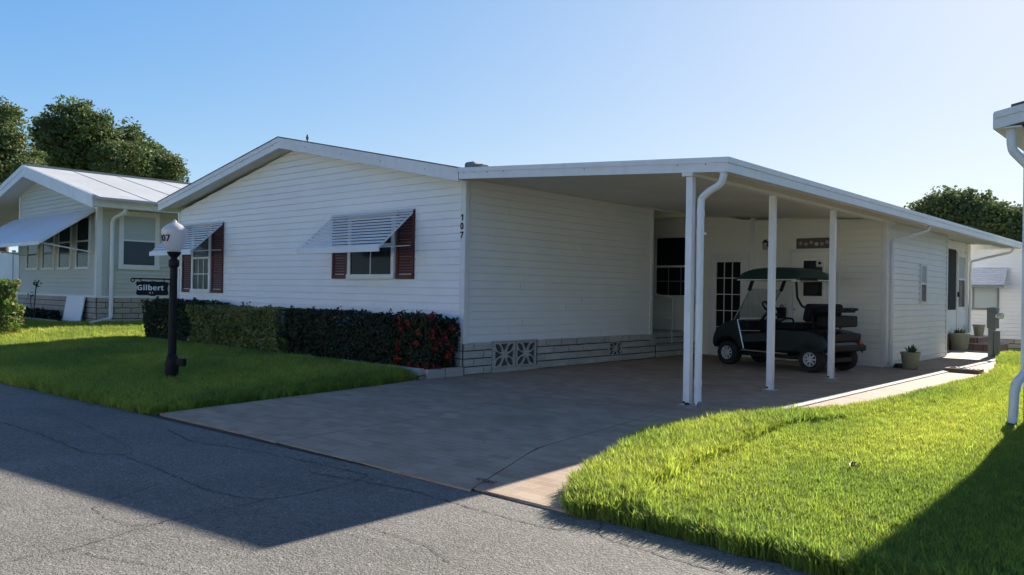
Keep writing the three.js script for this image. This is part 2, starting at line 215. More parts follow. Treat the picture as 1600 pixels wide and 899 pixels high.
// a window on a wall plane: frame bars (w out), pane, optional meeting rail and muntins
function windowOn(parent, o, dir, u0, u1, y0, y1, opt = {}) {
  const { fw = 0.06, name = 'window', out = 0.045, rail = true, muntin = [0, 0], pane = M.glass, frame = M.trim, blind = null, railAt = 0.5, upper = null } = opt;
  const F = frameAt(o, dir), w = part(name, parent), box = (ua, ub, va, vb, wa, wb) => { const q = [F.p(ua, va, wb), F.p(ub, va, wb), F.p(ub, vb, wb), F.p(ua, vb, wb), F.p(ua, va, wa), F.p(ub, va, wa), F.p(ub, vb, wa), F.p(ua, vb, wa)]; return hull(q, BOXF); };
  obj('frame', [box(u0, u1, y1 - fw, y1, 0, out), box(u0, u0 + fw, y0 + fw, y1 - fw, 0, out), box(u1 - fw, u1, y0 + fw, y1 - fw, 0, out)], frame, w);
  obj('sill', box(u0 - 0.01, u1 + 0.01, y0, y0 + fw, 0, out + 0.015), frame, w);
  const ym = y0 + (y1 - y0) * railAt, a = u0 + fw, b = u1 - fw;
  if (rail) { obj('pane', box(a, b, y0 + fw, ym - 0.02, 0, 0.03), pane, w); obj('pane', box(a, b, ym + 0.02, y1 - fw, 0, 0.03), upper || pane, w); obj('meeting_rail', box(a, b, ym - 0.02, ym + 0.02, 0, out - 0.006), frame, w); }
  else obj('pane', box(a, b, y0 + fw, y1 - fw, 0, 0.03), pane, w);
  const [nx, ny] = muntin; const bars = [], t = 0.009, va = y0 + fw, vb = opt.muntinLower ? ym - 0.02 : y1 - fw;
  for (let i = 1; i < nx; i++) { const u = a + (b - a) * i / nx; bars.push(box(u - t, u + t, va, vb, 0.024, 0.039)); }
  for (let j = 1; j < ny; j++) { const v = va + (vb - va) * j / ny; bars.push(box(a, b, v - t, v + t, 0.024, 0.037)); }
  if (bars.length) obj('muntin', bars, opt.muntinMat || frame, w);
  return w;
}
const WA = (o, dir) => ({ box: (ua, ub, va, vb, wa, wb) => { const F = frameAt(o, dir); return hull([F.p(ua, va, wb), F.p(ub, va, wb), F.p(ub, vb, wb), F.p(ua, vb, wb), F.p(ua, va, wa), F.p(ub, va, wa), F.p(ub, vb, wa), F.p(ua, vb, wa)], BOXF); } });
const FX = [1, 0], SX = [0, -1];                     // front walls run +x and face +z; side walls run -z and face +x

// ---------------------------------------------------------------- the white house
const font = await new FontLoader().loadAsync('fonts/droid/droid_sans_bold.typeface.json');
const text = (s, size, depth = 0.004) => { const g = new TextGeometry(s, { font, size, depth, curveSegments: 6 }); g.computeBoundingBox(); const b = g.boundingBox; g.translate(-(b.min.x + b.max.x) / 2, -(b.min.y + b.max.y) / 2, 0); return g; };
const house = thing('mobile_home', 'long white clapboard home with low gable, maroon shutters and number 107', 'house');
{
  const W = 8.89, gable = (x) => 3.76 - 0.2045 * Math.abs(x + W / 2), fw = WA([0, 0], FX), sw = WA([0, 0], SX);
  obj('wall', [beamX(-W, 0.45, gable(-W) - 0.01, -W / 2, 0.45, 3.74, -0.12, -0.002), beamX(-W / 2, 0.45, 3.74, -0.003, 0.45, gable(0) - 0.01, -0.12, -0.002), bb(-0.12, -0.002, 0.46, 2.85, -5.06, -0.12), bb(-W, -W + 0.1, 0.1, 2.85, -15.4, -0.12), bb(-W, 0, 0.1, 2.85, -15.5, -15.4), bb(-1.7, -1.6, 0.1, 2.85, -6.9, -5.06), bb(-1.6, -0.12, 0.1, 2.85, -5.06, -4.96)], M.siding, house);
  siding(house, [0, 0], FX, -W + 0.07, -0.07, 0.467, 3.76, gable);
  siding(house, [0, 0], SX, 0.06, 5.0, 0.467, 2.87, null);
  obj('corner_trim', [fw.box(-0.075, 0.024, 0.46, 2.84, -0.002, 0.029), sw.box(-0.002, 0.065, 0.46, 2.84, -0.002, 0.029)], M.trim, house);
  obj('corner_trim', [fw.box(-W - 0.02, -W + 0.075, 0.3, 2.84, -0.002, 0.029)], M.trim, house);
  obj('corner_trim', [sw.box(4.99, 5.075, 0.46, 2.86, -0.002, 0.029)], M.trim, house);
  obj('skirt_base', [bb(-0.09, -0.012, -0.05, 0.467, -5.06, -0.0), bb(-W, -0.09, -0.05, 0.467, -0.08, -0.012)], M.mortar, house);
  bricks(house, [-0.012, 0], SX, 0.0, 0.595, 0, 4, 0.1168, 0.41, greyBrick, 0.035); bricks(house, [-0.012, 0], SX, 1.665, 3.66, 0, 4, 0.1168, 0.41, greyBrick, 0.035);
  bricks(house, [-0.012, 0], SX, 3.66, 4.08, 0, 1, 0.1168, 0.42, greyBrick, 0.035); bricks(house, [-0.012, 0], SX, 3.66, 4.08, 0.3504, 1, 0.1168, 0.42, greyBrick, 0.035); bricks(house, [-0.012, 0], SX, 4.08, 5.22, 0, 4, 0.1168, 0.41, greyBrick, 0.035);
  bricks(house, [0, -0.012], FX, -W, -0.02, 0, 4, 0.1168, 0.41, greyBrick, 0.03);
  // breeze block vents in the skirting
  const vent = (u0, u1, y0, y1) => {
    const v = part('vent_block', house), cu = (u0 + u1) / 2, cy = (y0 + y1) / 2, hw = (u1 - u0) / 2, hh = (y1 - y0) / 2, s = new THREE.Shape(); s.moveTo(-hw, -hh); s.lineTo(hw, -hh); s.lineTo(hw, hh); s.lineTo(-hw, hh);
    for (const [ax, ay, k] of [[0, 1, 0], [1, 0, 0], [0, -1, 0], [-1, 0, 0], [1, 1, 1], [1, -1, 1], [-1, 1, 1], [-1, -1, 1]]) { const h = new THREE.Path(), l = k ? 0.9 : 0.9, w = k ? 0.24 : 0.19, dx = ax * hw, dy = ay * hh, n = Math.hypot(dx, dy), px = -dy / n * hw * w * 2, py = dx / n * hh * w * 2; const A = [dx * 0.2, dy * 0.2], B = [dx * l, dy * l], C = [dx * (l + 0.2) / 2, dy * (l + 0.2) / 2]; h.moveTo(...A); if (k) { h.quadraticCurveTo(C[0] + px, C[1] + py, ...B); h.quadraticCurveTo(C[0] - px, C[1] - py, ...A); } else { h.lineTo(B[0] + px, B[1] + py); h.lineTo(B[0] - px, B[1] - py); } s.holes.push(h); }
    obj('grille', new THREE.ExtrudeGeometry(s, { depth: 0.05, bevelEnabled: false, curveSegments: 8 }).rotateY(Math.PI / 2).translate(-0.03, cy, -cu), greyBrick[1], v);
    obj('backing', bb(-0.2, -0.1, y0 - 0.02, y1 + 0.02, -u1 - 0.02, -u0 + 0.02), M.dark, v);
  };
  vent(0.64, 1.12, 0.07, 0.45); vent(1.15, 1.63, 0.07, 0.45); vent(3.67, 4.07, 0.12, 0.345);
  obj('vent_surround', [bb(-0.05, 0.028, 0.0, 0.065, -1.66, -0.6), bb(-0.05, 0.02, 0.455, 0.485, -1.66, -0.6), bb(-0.05, 0.02, 0.065, 0.455, -0.635, -0.6)], greyBrick[0], house);
  // roof: two slopes, shingle edge, rake fascia in two bands, soffit
  const AX = -W / 2, topR = (x) => 3.94 - 0.208 * (x - AX), topL = (x) => 3.94 - 0.186 * (AX - x), XL = -9.16, XR = 0.185;
  const z0 = -15.7, zf = 0.35;
  obj('roof', [beamX(XL, topL(XL) - 0.15, topL(XL) - 0.012, AX, 3.79, 3.928, z0, zf - 0.03), beamX(AX, 3.79, 3.928, XR, topR(XR) - 0.15, topR(XR) - 0.012, z0, zf - 0.03)], M.soffit, house);
  obj('shingles', [beamX(XL - 0.015, topL(XL) - 0.012, topL(XL) + 0.004, AX, 3.928, 3.946, z0, zf + 0.02), beamX(AX, 3.928, 3.946, XR, topR(XR) - 0.012, topR(XR) + 0.004, z0, zf + 0.02)], M.shingle, house);
  const rake = (xa, xb, f) => { obj('rake_fascia', beamX(xa, f(xa) - 0.2, f(xa) - 0.085, xb, f(xb) - 0.2, f(xb) - 0.085, zf - 0.028, zf), M.metalWhite, house); obj('rake_fascia', beamX(xa, f(xa) - 0.088, f(xa) - 0.013, xb, f(xb) - 0.088, f(xb) - 0.013, zf - 0.028, zf + 0.014), M.metalWhite, house); };
  rake(XL, AX, topL); rake(AX, XR, topR);
  obj('eave_fascia', bb(XL - 0.02, XL, topL(XL) - 0.2, topL(XL) - 0.013, z0, zf), M.metalWhite, house);
  obj('soffit', [beamX(XL, topL(XL) - 0.17, topL(XL) - 0.155, AX, 3.77, 3.785, -0.02, zf - 0.03), beamX(AX, 3.77, 3.785, XR, topR(XR) - 0.17, topR(XR) - 0.155, -0.02, zf - 0.03)], M.soffit, house);
  for (let k = 0; k < 9; k++) { const x = XL + 0.4 + k * 1.03; const f = x < AX ? topL : topR; obj('screw', new THREE.SphereGeometry(0.008, 6, 4).translate(x, f(x) - 0.11, zf + 0.003), M.screw, house); }
  // roof vent cap
  const rv = part('roof_vent', house); obj('hood', [rb(-0.27, -0.07, 3.04, 3.165, -0.4, -0.2, 0.045, 3), rb(-0.07, 0.09, 3.03, 3.115, -0.38, -0.22, 0.015)], M.greyBox, rv); obj('flashing', bb(-0.29, 0.11, 2.96, 3.035, -0.43, -0.17), M.soffit, rv); obj('pipe', rod([-0.1, 2.95, -0.3], [-0.1, 3.12, -0.3], 0.05), M.greyBox, rv);
  // number
  ['1', '0', '7'].forEach((s, i) => obj('house_number', text(s, 0.095, 0.006).translate(-0.045, 2.305 - i * 0.128, 0.0295), M.black, house));
  // windows, shutters, awnings
  const front = (u0, u1, y0, y1, sh, aw, mun) => {
    windowOn(house, [0, 0], FX, u0, u1, y0, y1, { fw: 0.075, out: 0.05, muntin: mun, muntinLower: true, railAt: 0.52 });
    for (const [a, b] of sh) { const s = part('shutter', house), y = y0, t = y1 + 0.02; obj('stile', [fw.box(a, a + 0.05, y, t, 0.017, 0.045), fw.box(b - 0.05, b, y, t, 0.017, 0.045), fw.box(a + 0.05, b - 0.05, y, y + 0.07, 0.017, 0.043), fw.box(a + 0.05, b - 0.05, t - 0.07, t, 0.017, 0.043), fw.box(a + 0.05, b - 0.05, (y + t) / 2 - 0.03, (y + t) / 2 + 0.03, 0.017, 0.043)], M.maroon, s); const sl = []; for (let v = y + 0.085; v < t - 0.1; v += 0.045) sl.push(hull([[a + 0.05, v, 0.037], [b - 0.05, v, 0.037], [b - 0.05, v + 0.042, 0.022], [a + 0.05, v + 0.042, 0.022], [a + 0.05, v, 0.018], [b - 0.05, v, 0.018], [b - 0.05, v + 0.042, 0.018], [a + 0.05, v + 0.042, 0.018]], BOXF)); obj('louvre', sl, M.maroon, s); }
    const [ax0, ax1, ty, by, pz] = aw, A = part('awning', house), n = 11, z0 = 0.05, dz = (pz - z0) / n, dy = (ty - 0.05 - by) / n;
    obj('top_flashing', hull([[ax0, ty - 0.05, z0 + 0.03], [ax1, ty - 0.05, z0 + 0.03], [ax1, ty, 0.018], [ax0, ty, 0.018], [ax0, ty - 0.055, z0 + 0.02], [ax1, ty - 0.055, z0 + 0.02], [ax1, ty - 0.006, 0.01], [ax0, ty - 0.006, 0.01]], BOXF), M.metalWhite, A);
    for (let k = 0; k < n; k++) { const ya = ty - 0.05 - dy * (k + 0.14), za = z0 + dz * (k + 0.05), yb = ya - dy * 0.6, zb = za + dz * 0.72; obj('slat', hull([[ax0, yb, zb], [ax1, yb, zb], [ax1, ya, za], [ax0, ya, za], [ax0, yb - 0.006, zb - 0.006], [ax1, yb - 0.006, zb - 0.006], [ax1, ya - 0.006, za - 0.006], [ax0, ya - 0.006, za - 0.006]], BOXF), M.metalWhite, A); }
    obj('valance', bb(ax0 - 0.01, ax1 + 0.01, by - 0.075, by + 0.012, pz - 0.01, pz + 0.004), M.metalWhite, A);
    for (const x of [ax0 + 0.02, ax1 - 0.02]) obj('rib', hull([[x - 0.012, by, pz - 0.02], [x + 0.012, by, pz - 0.02], [x + 0.012, ty - 0.06, z0], [x - 0.012, ty - 0.06, z0], [x - 0.012, by - 0.02, pz - 0.03], [x + 0.012, by - 0.02, pz - 0.03], [x + 0.012, ty - 0.08, z0], [x - 0.012, ty - 0.08, z0]], BOXF), M.metalWhite, A);
    for (const x of [ax0 + 0.06, ax1 - 0.06]) obj('arm', rod([x, by + 0.05, 0.05], [x, by - 0.01, pz - 0.02], 0.008), M.metalWhite, A);
  };
  front(-2.76, -1.55, 1.40, 2.46, [[-3.2, -2.79], [-1.51, -1.09]], [-3.22, -1.1, 2.5, 1.87, 0.72], [2, 1]);
  front(-8.23, -7.42, 1.10, 2.50, [[-8.66, -8.26], [-7.38, -6.93]], [-8.72, -6.92, 2.57, 1.93, 0.72], [3, 2]);
}

// ---------------------------------------------------------------- carport
const ceilY = (x) => 2.872 - 0.0585 * x;
const carport = thing('carport', 'white metal carport roof on three slim posts beside the home', 'carport');
{
  const z0 = -15.7, z1 = 0.35, xe = 4.31, fb = (x) => 2.822 - 0.0608 * x, ft = (x) => fb(x) + 0.158;
  for (let k = 0; k < 11; k++) { const xa = 0.03 + k * 0.387, xb = xa + 0.385; obj('roof_panel', beamX(xa, ceilY(xa), ft(xa) - 0.01, xb, ceilY(xb), ft(xb) - 0.01, z0, z1 - 0.02), M.ceiling, carport); }
  obj('fascia', beamX(0.2, fb(0.2), ft(0.2) - 0.058, xe - 0.022, fb(xe), ft(xe) - 0.058, z1 - 0.02, z1), M.metalWhite, carport);
  obj('fascia', beamX(0.19, ft(0.19) - 0.06, ft(0.19), xe - 0.016, ft(xe) - 0.06, ft(xe), z1 - 0.02, z1 + 0.013), M.metalWhite, carport);
  for (const [a, b] of [[z1 + 0.001, -7.2], [-7.204, z0]]) {
    obj('gutter', [bb(xe - 0.02, xe, fb(xe), ft(xe) - 0.058, b, a - 0.001), bb(xe - 0.12, xe - 0.02, fb(xe), fb(xe) + 0.012, b, a - 0.024)], M.metalWhite, carport);
    obj('gutter_lip', bb(xe - 0.015, xe + 0.013, ft(xe) - 0.06, ft(xe), b, a + 0.011), M.metalWhite, carport);
  }
  obj('fascia', bb(3.0, xe, fb(xe), ft(xe), z0 - 0.015, z0), M.metalWhite, carport);
  for (const [x, d] of [[0.3, 0], [0.5, 0], [0.75, 0], [1.05, 0], [2.4, 0], [3.7, 0], [4.05, 0]]) obj('screw', new THREE.SphereGeometry(0.008, 6, 4).translate(x, fb(x) + 0.085, z1 + 0.002), M.screw, carport);
  const by = 2.551, bx0 = 3.765, bx1 = 3.875; obj('beam', bb(bx0, bx1, by, 2.655, -6.9, 0.325), M.metalWhite, carport);
  obj('beam_cap', bb(bx0 - 0.012, bx1 + 0.012, by + 0.002, by + 0.05, 0.325, 0.34), M.metalWhite, carport);
  obj('eave_plate', bb(3.875, xe - 0.12, fb(4.2) + 0.022, fb(4.2) + 0.034, z0, z1 - 0.022), M.soffit, carport);
  for (const z of [0.255, -1.9, -4.05]) { const p = part('post', carport); obj('shaft', rb(3.782, 3.862, 0.006, by, z - 0.04, z + 0.04, 0.006), M.metalWhite, p); obj('base_plate', bb(3.74, 3.90, 0.0, 0.006, z - 0.07, z + 0.07), M.curb, p); obj('bolt', new THREE.CylinderGeometry(0.013, 0.013, 0.012, 8).rotateX(Math.PI / 2).translate(3.80, 0.03, z + 0.045), M.black, p); obj('bolt', new THREE.SphereGeometry(0.012, 8, 6).translate(3.85, by + 0.03, z + 0.09 * 0 + 0.0), M.screw, p); }
  const ds = part('downspout', carport), s = 0.04; // from gutter corner to the front post and down its outer side
  obj('pipe', tube([[4.235, 2.6, 0.29], [4.235, 2.53, 0.29], [4.2, 2.44, 0.285], [4.05, 2.37, 0.27], [3.955, 2.30, 0.255], [3.945, 2.2, 0.25], [3.945, 1.2, 0.25], [3.945, 0.2, 0.25], [3.945, 0.09, 0.25], [3.965, 0.035, 0.275], [4.0, 0.02, 0.3]], s, 90, 14), M.metalWhite, ds);
  obj('coupling', [rod([3.945, 0.22, 0.25], [3.945, 0.30, 0.25], 0.044, 0.044, 16), rod([3.945, 2.1, 0.25], [3.945, 2.17, 0.25], 0.044, 0.044, 16)], M.metalWhite, ds);
  obj('strap', [bb(3.86, 3.995, 1.9, 1.925, 0.2, 0.205), bb(3.986, 3.99, 1.9, 1.925, 0.205, 0.295)], M.metalWhite, ds);
  obj('soil_plug', new THREE.SphereGeometry(0.04, 10, 6).scale(0.9, 0.55, 0.6).translate(3.845, 0.012, 0.305), M.soil, ds);
}

// ---------------------------------------------------------------- back room behind the carport
const room = thing('back_room', 'white sided utility room closing the far end of the carport', 'building');
{
  const zw = -6.91, o = [0, zw], XE = 3.72, top = (x) => ceilY(x) - 0.004, fr = WA(o, FX), sd = WA([XE, zw], SX);
  obj('wall', [beamX(-1.6, 0, top(0), XE - 0.01, 0, top(XE), zw - 0.1, zw - 0.002), bb(XE - 0.1, XE - 0.002, 0, 2.64, -10.98, zw - 0.1), bb(3.1, XE - 0.1, 0, 2.64, -10.98, -10.88), bb(3.1, 3.198, 0, 2.68, -15.2, -10.98), bb(0, 3.1, 0, 2.68, -15.2, -15.1)], M.siding, room);
  siding(room, o, FX, -1.55, 1.14, 0.09, 2.9, top, M.cream); siding(room, o, FX, 1.23, XE - 0.05, 0.09, 2.8, top, M.cream);
  siding(room, [XE, zw], SX, 0.06, 4.0, 0.09, 2.63, null);
  obj('corner_trim', fr.box(1.14, 1.23, 0.02, top(1.2) - 0.01, 0, 0.03), M.trim, room);
  obj('corner_trim', [fr.box(XE - 0.055, XE + 0.024, 0.02, top(XE) - 0.02, -0.002, 0.029), sd.box(-0.002, 0.06, 0.02, 2.62, -0.002, 0.029)], M.trim, room);
  obj('corner_trim', sd.box(3.99, 4.075, 0.02, 2.62, -0.002, 0.029), M.trim, room);
  obj('base_trim', [fr.box(1.23, 1.9, 0, 0.09, 0, 0.02), fr.box(2.95, XE - 0.055, 0, 0.09, 0, 0.02), sd.box(0.06, 3.99, 0, 0.09, 0, 0.02)], M.trim, room);
  // glazed door
  const fd = part('french_door', room), a = 0.25, b = 1.12; obj('frame', [fr.box(a - 0.005, a + 0.05, 0, 2.03, 0.017, 0.05), fr.box(b - 0.05, b + 0.005, 0, 2.03, 0.017, 0.05), fr.box(a - 0.005, b + 0.005, 2.03, 2.09, 0.017, 0.05)], M.trim, fd);
  obj('leaf', [fr.box(a + 0.05, a + 0.17, 0.02, 2.02, 0.017, 0.04), fr.box(b - 0.17, b - 0.05, 0.02, 2.02, 0.017, 0.04), fr.box(a + 0.17, b - 0.17, 0.02, 0.26, 0.017, 0.04), fr.box(a + 0.17, b - 0.17, 1.92, 2.02, 0.017, 0.04)], M.trim, fd);
  { const u0 = a + 0.17, u1 = b - 0.17, n = 3, m = 5, du = (u1 - u0) / n, dv = (1.92 - 0.26) / m; for (let i = 0; i < n; i++) for (let j = 0; j < m; j++) obj('pane', fr.box(u0 + i * du + 0.008, u0 + (i + 1) * du - 0.008, 0.26 + j * dv + 0.008, 0.26 + (j + 1) * dv - 0.008, 0.017, 0.032), M.glass, fd); const bars = []; for (let i = 1; i < n; i++) bars.push(fr.box(u0 + i * du - 0.008, u0 + i * du + 0.008, 0.26, 1.92, 0.017, 0.042)); for (let j = 1; j < m; j++) bars.push(fr.box(u0, u1, 0.26 + j * dv - 0.008, 0.26 + j * dv + 0.008, 0.017, 0.039)); obj('muntin', bars, M.trim, fd); }
  obj('handle', [new THREE.SphereGeometry(0.03, 12, 8).translate(b - 0.11, 1.0, zw + 0.085), rod([b - 0.11, 1.0, zw + 0.04], [b - 0.11, 1.0, zw + 0.08], 0.012)], M.chrome, fd);
  // panelled door with a small pane
  const pd = part('door', room), c = 1.99, d = 2.88; obj('frame', [fr.box(c - 0.03, c + 0.04, 0, 2.08, 0.017, 0.045), fr.box(d - 0.04, d + 0.03, 0, 2.08, 0.017, 0.045), fr.box(c - 0.03, d + 0.03, 2.08, 2.15, 0.017, 0.045)], M.trim, pd);
  obj('leaf', fr.box(c + 0.045, d - 0.045, 0.015, 2.075, 0.017, 0.038), M.cream, pd); obj('pane', fr.box(2.24, 2.6, 1.25, 1.92, 0.035, 0.046), M.glass, pd);
  obj('pane_frame', [fr.box(2.2, 2.24, 1.21, 1.96, 0.035, 0.05), fr.box(2.6, 2.64, 1.21, 1.96, 0.035, 0.05), fr.box(2.24, 2.6, 1.21, 1.25, 0.035, 0.05), fr.box(2.24, 2.6, 1.92, 1.96, 0.035, 0.05)], M.cream, pd); obj('handle', new THREE.SphereGeometry(0.03, 12, 8).translate(2.09, 1.0, zw + 0.07), M.chrome, pd);
  obj('downspout', tube([[4.24, 2.58, -7.7], [4.2, 2.47, -7.62], [3.95, 2.36, -7.35], [3.80, 2.3, -7.12], [3.775, 2.2, -7.08], [3.775, 1.0, -7.08], [3.775, 0.1, -7.08], [3.82, 0.04, -7.06], [3.9, 0.03, -7.04]], 0.032, 80, 10), M.metalWhite, room);
  // narrow side window, then the set-back porch wall with screen and door
  windowOn(room, [XE, zw], SX, 2.02, 2.42, 1.15, 1.92, { fw: 0.035, out: 0.045, upper: M.blind });
  const pw = WA([3.2, -10.98], SX); obj('porch_panel', [pw.box(0, 4.2, 0.38, 1.0, 0, 0.02), pw.box(0, 4.2, 2.45, 2.66, 0, 0.02)], M.siding, room); obj('porch_screen', pw.box(1.9, 2.93, 0.98, 2.46, 0.0, 0.03), M.screen, room); obj('porch_panel', pw.box(0, 1.9, 0.98, 2.46, 0, 0.018), M.siding, room);
  const sdr = part('storm_door', room); obj('leaf', [pw.box(3.0, 3.1, 0.42, 2.42, 0.0, 0.05), pw.box(3.78, 3.88, 0.42, 2.42, 0, 0.05), pw.box(3.1, 3.78, 0.42, 1.05, 0, 0.045), pw.box(3.1, 3.78, 2.3, 2.42, 0, 0.045), pw.box(3.1, 3.78, 1.72, 1.77, 0, 0.045)], M.trim, sdr); obj('pane', pw.box(3.1, 3.78, 1.05, 1.72, 0, 0.02), M.glass, sdr); obj('pane', pw.box(3.1, 3.78, 1.77, 2.3, 0, 0.02), M.blind, sdr); obj('handle', bb(3.25, 3.29, 1.3, 1.42, -14.0, -13.97), M.black, sdr);
  obj('corner_post', pw.box(3.9, 4.22, 0.0, 2.66, 0, 0.06), M.cream, room);
  obj('porch_base', pw.box(0, 4.2, 0.0, 0.38, -0.05, 0.0), M.mortar, room); bricks(room, [3.2, -10.98], SX, 0.0, 3.9, 0, 3, 0.125, 0.3, redBrick, 0.03);
  obj('downspout', tube([[4.2, 2.57, -15.3], [4.15, 2.45, -15.28], [3.6, 2.3, -15.1], [3.32, 2.22, -15.02], [3.3, 2.1, -15.02], [3.3, 0.1, -15.02]], 0.03, 60, 10), M.metalWhite, room);
  // recessed entry window and stoop
  windowOn(room, o, FX, -1.06, -0.06, 1.17, 2.5, { fw: 0.05, out: 0.05, muntin: [3, 2], muntinLower: true, muntinMat: M.greyBox });
}
{
  const st = thing('brick_stoop', 'grey brick entry steps in the recess beside the carport', 'steps');
  obj('core', [bb(-1.6, -0.33, 0, 0.455, -6.88, -5.09), bb(-0.33, -0.0, 0, 0.222, -6.88, -5.25)], M.mortar, st);
  bricks(st, [0.0, 0], SX, 5.25, 6.88, 0, 2, 0.1168, 0.41, greyBrick, 0.03); bricks(st, [-0.33, 0], SX, 5.1, 6.88, 0.2336, 2, 0.1168, 0.3, greyBrick, 0.03);
  obj('tread', [bb(-0.3, 0.035, 0.2336, 0.25, -6.88, -5.25), bb(-1.6, -0.3, 0.467, 0.48, -6.88, -5.09)], M.concrete, st);
  const r = thing('handrail', 'white pipe handrail on the brick entry steps', 'handrail'); obj('post', rod([-0.06, 0.25, -5.95], [-0.06, 1.17, -5.95], 0.013), M.nbCream, r); obj('rail', tube([[-0.06, 1.17, -5.95], [-0.2, 1.2, -5.85], [-0.55, 1.3, -5.6], [-0.7, 1.31, -5.5]], 0.012, 24, 8), M.nbCream, r); obj('post', rod([-0.66, 0.48, -5.52], [-0.66, 1.31, -5.52], 0.012), M.nbCream, r); obj('lower_rail', tube([[-0.06, 0.75, -5.95], [-0.35, 0.8, -5.75], [-0.66, 0.95, -5.52]], 0.008, 20, 8), M.nbCream, r);
  const lantern = (x, y, label) => { const l = thing('wall_lantern', label, 'lantern', [x, y, -6.88]); obj('bracket', [bb(-0.03, 0.03, -0.06, 0.06, -0.015, 0.0), tube([[0, 0, 0], [0, 0.05, 0.06], [0, 0.04, 0.1]], 0.01, 12, 6)], M.iron, l); obj('cage', new THREE.CylinderGeometry(0.05, 0.035, 0.14, 6).translate(0, -0.05, 0.1), phys([0.3, 0.3, 0.28], 0.3, {}), l); obj('cap', new THREE.ConeGeometry(0.07, 0.07, 6).translate(0, 0.055, 0.1), M.iron, l); };
  lantern(-1.16, 2.4, 'dark lantern on the wall beside the recessed entry window'); lantern(1.5, 2.26, 'small dark lantern on the wall between the two carport doors');
  const pl = thing('door_plaque', 'brown rectangular plaque with pale round marks above the carport door', 'plaque', [2.43, 2.25, -6.88]); obj('board', rb(-0.34, 0.34, -0.1, 0.1, -0.01, 0.015, 0.006), mat([0.13, 0.1, 0.085], 0.8), pl); for (let i = 0; i < 6; i++) obj('medallion', new THREE.SphereGeometry(0.036, 12, 8).scale(1, 1, 0.3).translate(-0.25 + i * 0.1, rr(-0.02, 0.02), 0.017), i === 3 ? M.stone : mat([0.3, 0.3, 0.31], 0.7), pl);
  const bx = thing('wall_box', 'small black box hung on the wall left of the carport door', 'box', [1.83, 0.92, -6.88]); obj('case', rb(-0.07, 0.07, -0.13, 0.1, -0.01, 0.09, 0.015), M.black, bx); obj('loop', new THREE.TorusGeometry(0.03, 0.008, 6, 14).translate(0, 0.12, 0.04), M.black, bx);
  const or = thing('door_ornament', 'small white round ornament on the carport door pane', 'ornament', [2.55, 1.87, -6.855]); obj('ring', new THREE.TorusGeometry(0.05, 0.022, 8, 18), M.metalWhite, or); obj('bow', [new THREE.SphereGeometry(0.035, 10, 8).scale(1, 0.7, 0.5).translate(-0.03, -0.05, 0.01), new THREE.SphereGeometry(0.035, 10, 8).scale(1, 0.7, 0.5).translate(0.03, -0.05, 0.01)], M.metalWhite, or);
  const bs = thing('brick_steps', 'low red brick steps up to the back porch door', 'steps'); obj('core', [bb(3.22, 4.14, 0, 0.15, -15.0, -13.75), bb(3.22, 3.72, 0.15, 0.3, -15.0, -13.85)], M.mortar, bs);
  bricks(bs, [4.15, -13.75], SX, 0, 1.25, 0.0, 1, 0.15, 0.22, redBrick, 0.02); bricks(bs, [3.22, -13.74], FX, 0, 0.92, 0.0, 1, 0.15, 0.22, redBrick, 0.02); bricks(bs, [3.73, -13.85], SX, 0, 1.15, 0.15, 1, 0.15, 0.22, redBrick, 0.02); bricks(bs, [3.22, -13.84], FX, 0, 0.5, 0.15, 1, 0.15, 0.22, redBrick, 0.02);
  const capMat = mat([0.52, 0.4, 0.34], 0.9, { map: dirtMap }); obj('tread', [rb(3.22, 4.19, 0.15, 0.185, -15.0, -13.72, 0.01)], capMat, bs); obj('tread', rb(3.22, 3.77, 0.3, 0.335, -15.0, -13.82, 0.01), capMat, bs);
}
console.log('buildings');

// ---------------------------------------------------------------- foliage
const leafMat = (rgb, rough = 0.6, tr = 0.3) => phys(rgb, rough, { specularIntensity: 0.4, transmission: tr, thickness: 0, vertexColors: true, side: THREE.DoubleSide });
const LM = { oak: leafMat([1, 1, 1], 0.75, 0.4), hedge: leafMat([1, 1, 1], 0.5, 0.25), grass: phys([1, 1, 1], 0.8, { transmission: 0.7, specularIntensity: 0.35, thickness: 0, side: THREE.DoubleSide }) };
function leaves(list) {                              // list of {p, n, s, c, k} -> folded pointed leaves
  const P = new Float32Array(list.length * 12 * 3), C = new Float32Array(list.length * 12 * 3), t = V(), b = V(), n = V(), q = V(); let o = 0;
  for (const L of list) {
    n.copy(L.n).normalize(); t.set(rnd() - 0.5, rnd() - 0.5, rnd() - 0.5).cross(n).normalize(); b.crossVectors(n, t); const s = L.s, w = s * (L.k || 0.42), A = L.p.clone().addScaledVector(t, -s / 2), B = L.p.clone().addScaledVector(t, s / 2).addScaledVector(n, -s * 0.12), R = L.p.clone().addScaledVector(b, w).addScaledVector(n, s * 0.12), S = L.p.clone().addScaledVector(b, -w).addScaledVector(n, s * 0.12), O = L.p;
    for (const v of [A, R, O, O, R, B, A, O, S, O, B, S]) { P[o] = v.x; P[o + 1] = v.y; P[o + 2] = v.z; C[o] = L.c[0]; C[o + 1] = L.c[1]; C[o + 2] = L.c[2]; o += 3; }
  }
  const g = new THREE.BufferGeometry(); g.setAttribute('position', new THREE.BufferAttribute(P, 3)); g.setAttribute('color', new THREE.BufferAttribute(C, 3)); g.computeVertexNormals(); return g;
}
const jit = (c, k = 0.25) => { const s = 1 + rr(-k, k), w = rr(-0.12, 0.12); return [c[0] * s * (1 + w), c[1] * s, c[2] * s * (1 - w)]; };
const randDir = () => { const y = rr(-1, 1), a = rr(0, 6.2832), r = Math.sqrt(1 - y * y); return V(r * Math.cos(a), y, r * Math.sin(a)); };
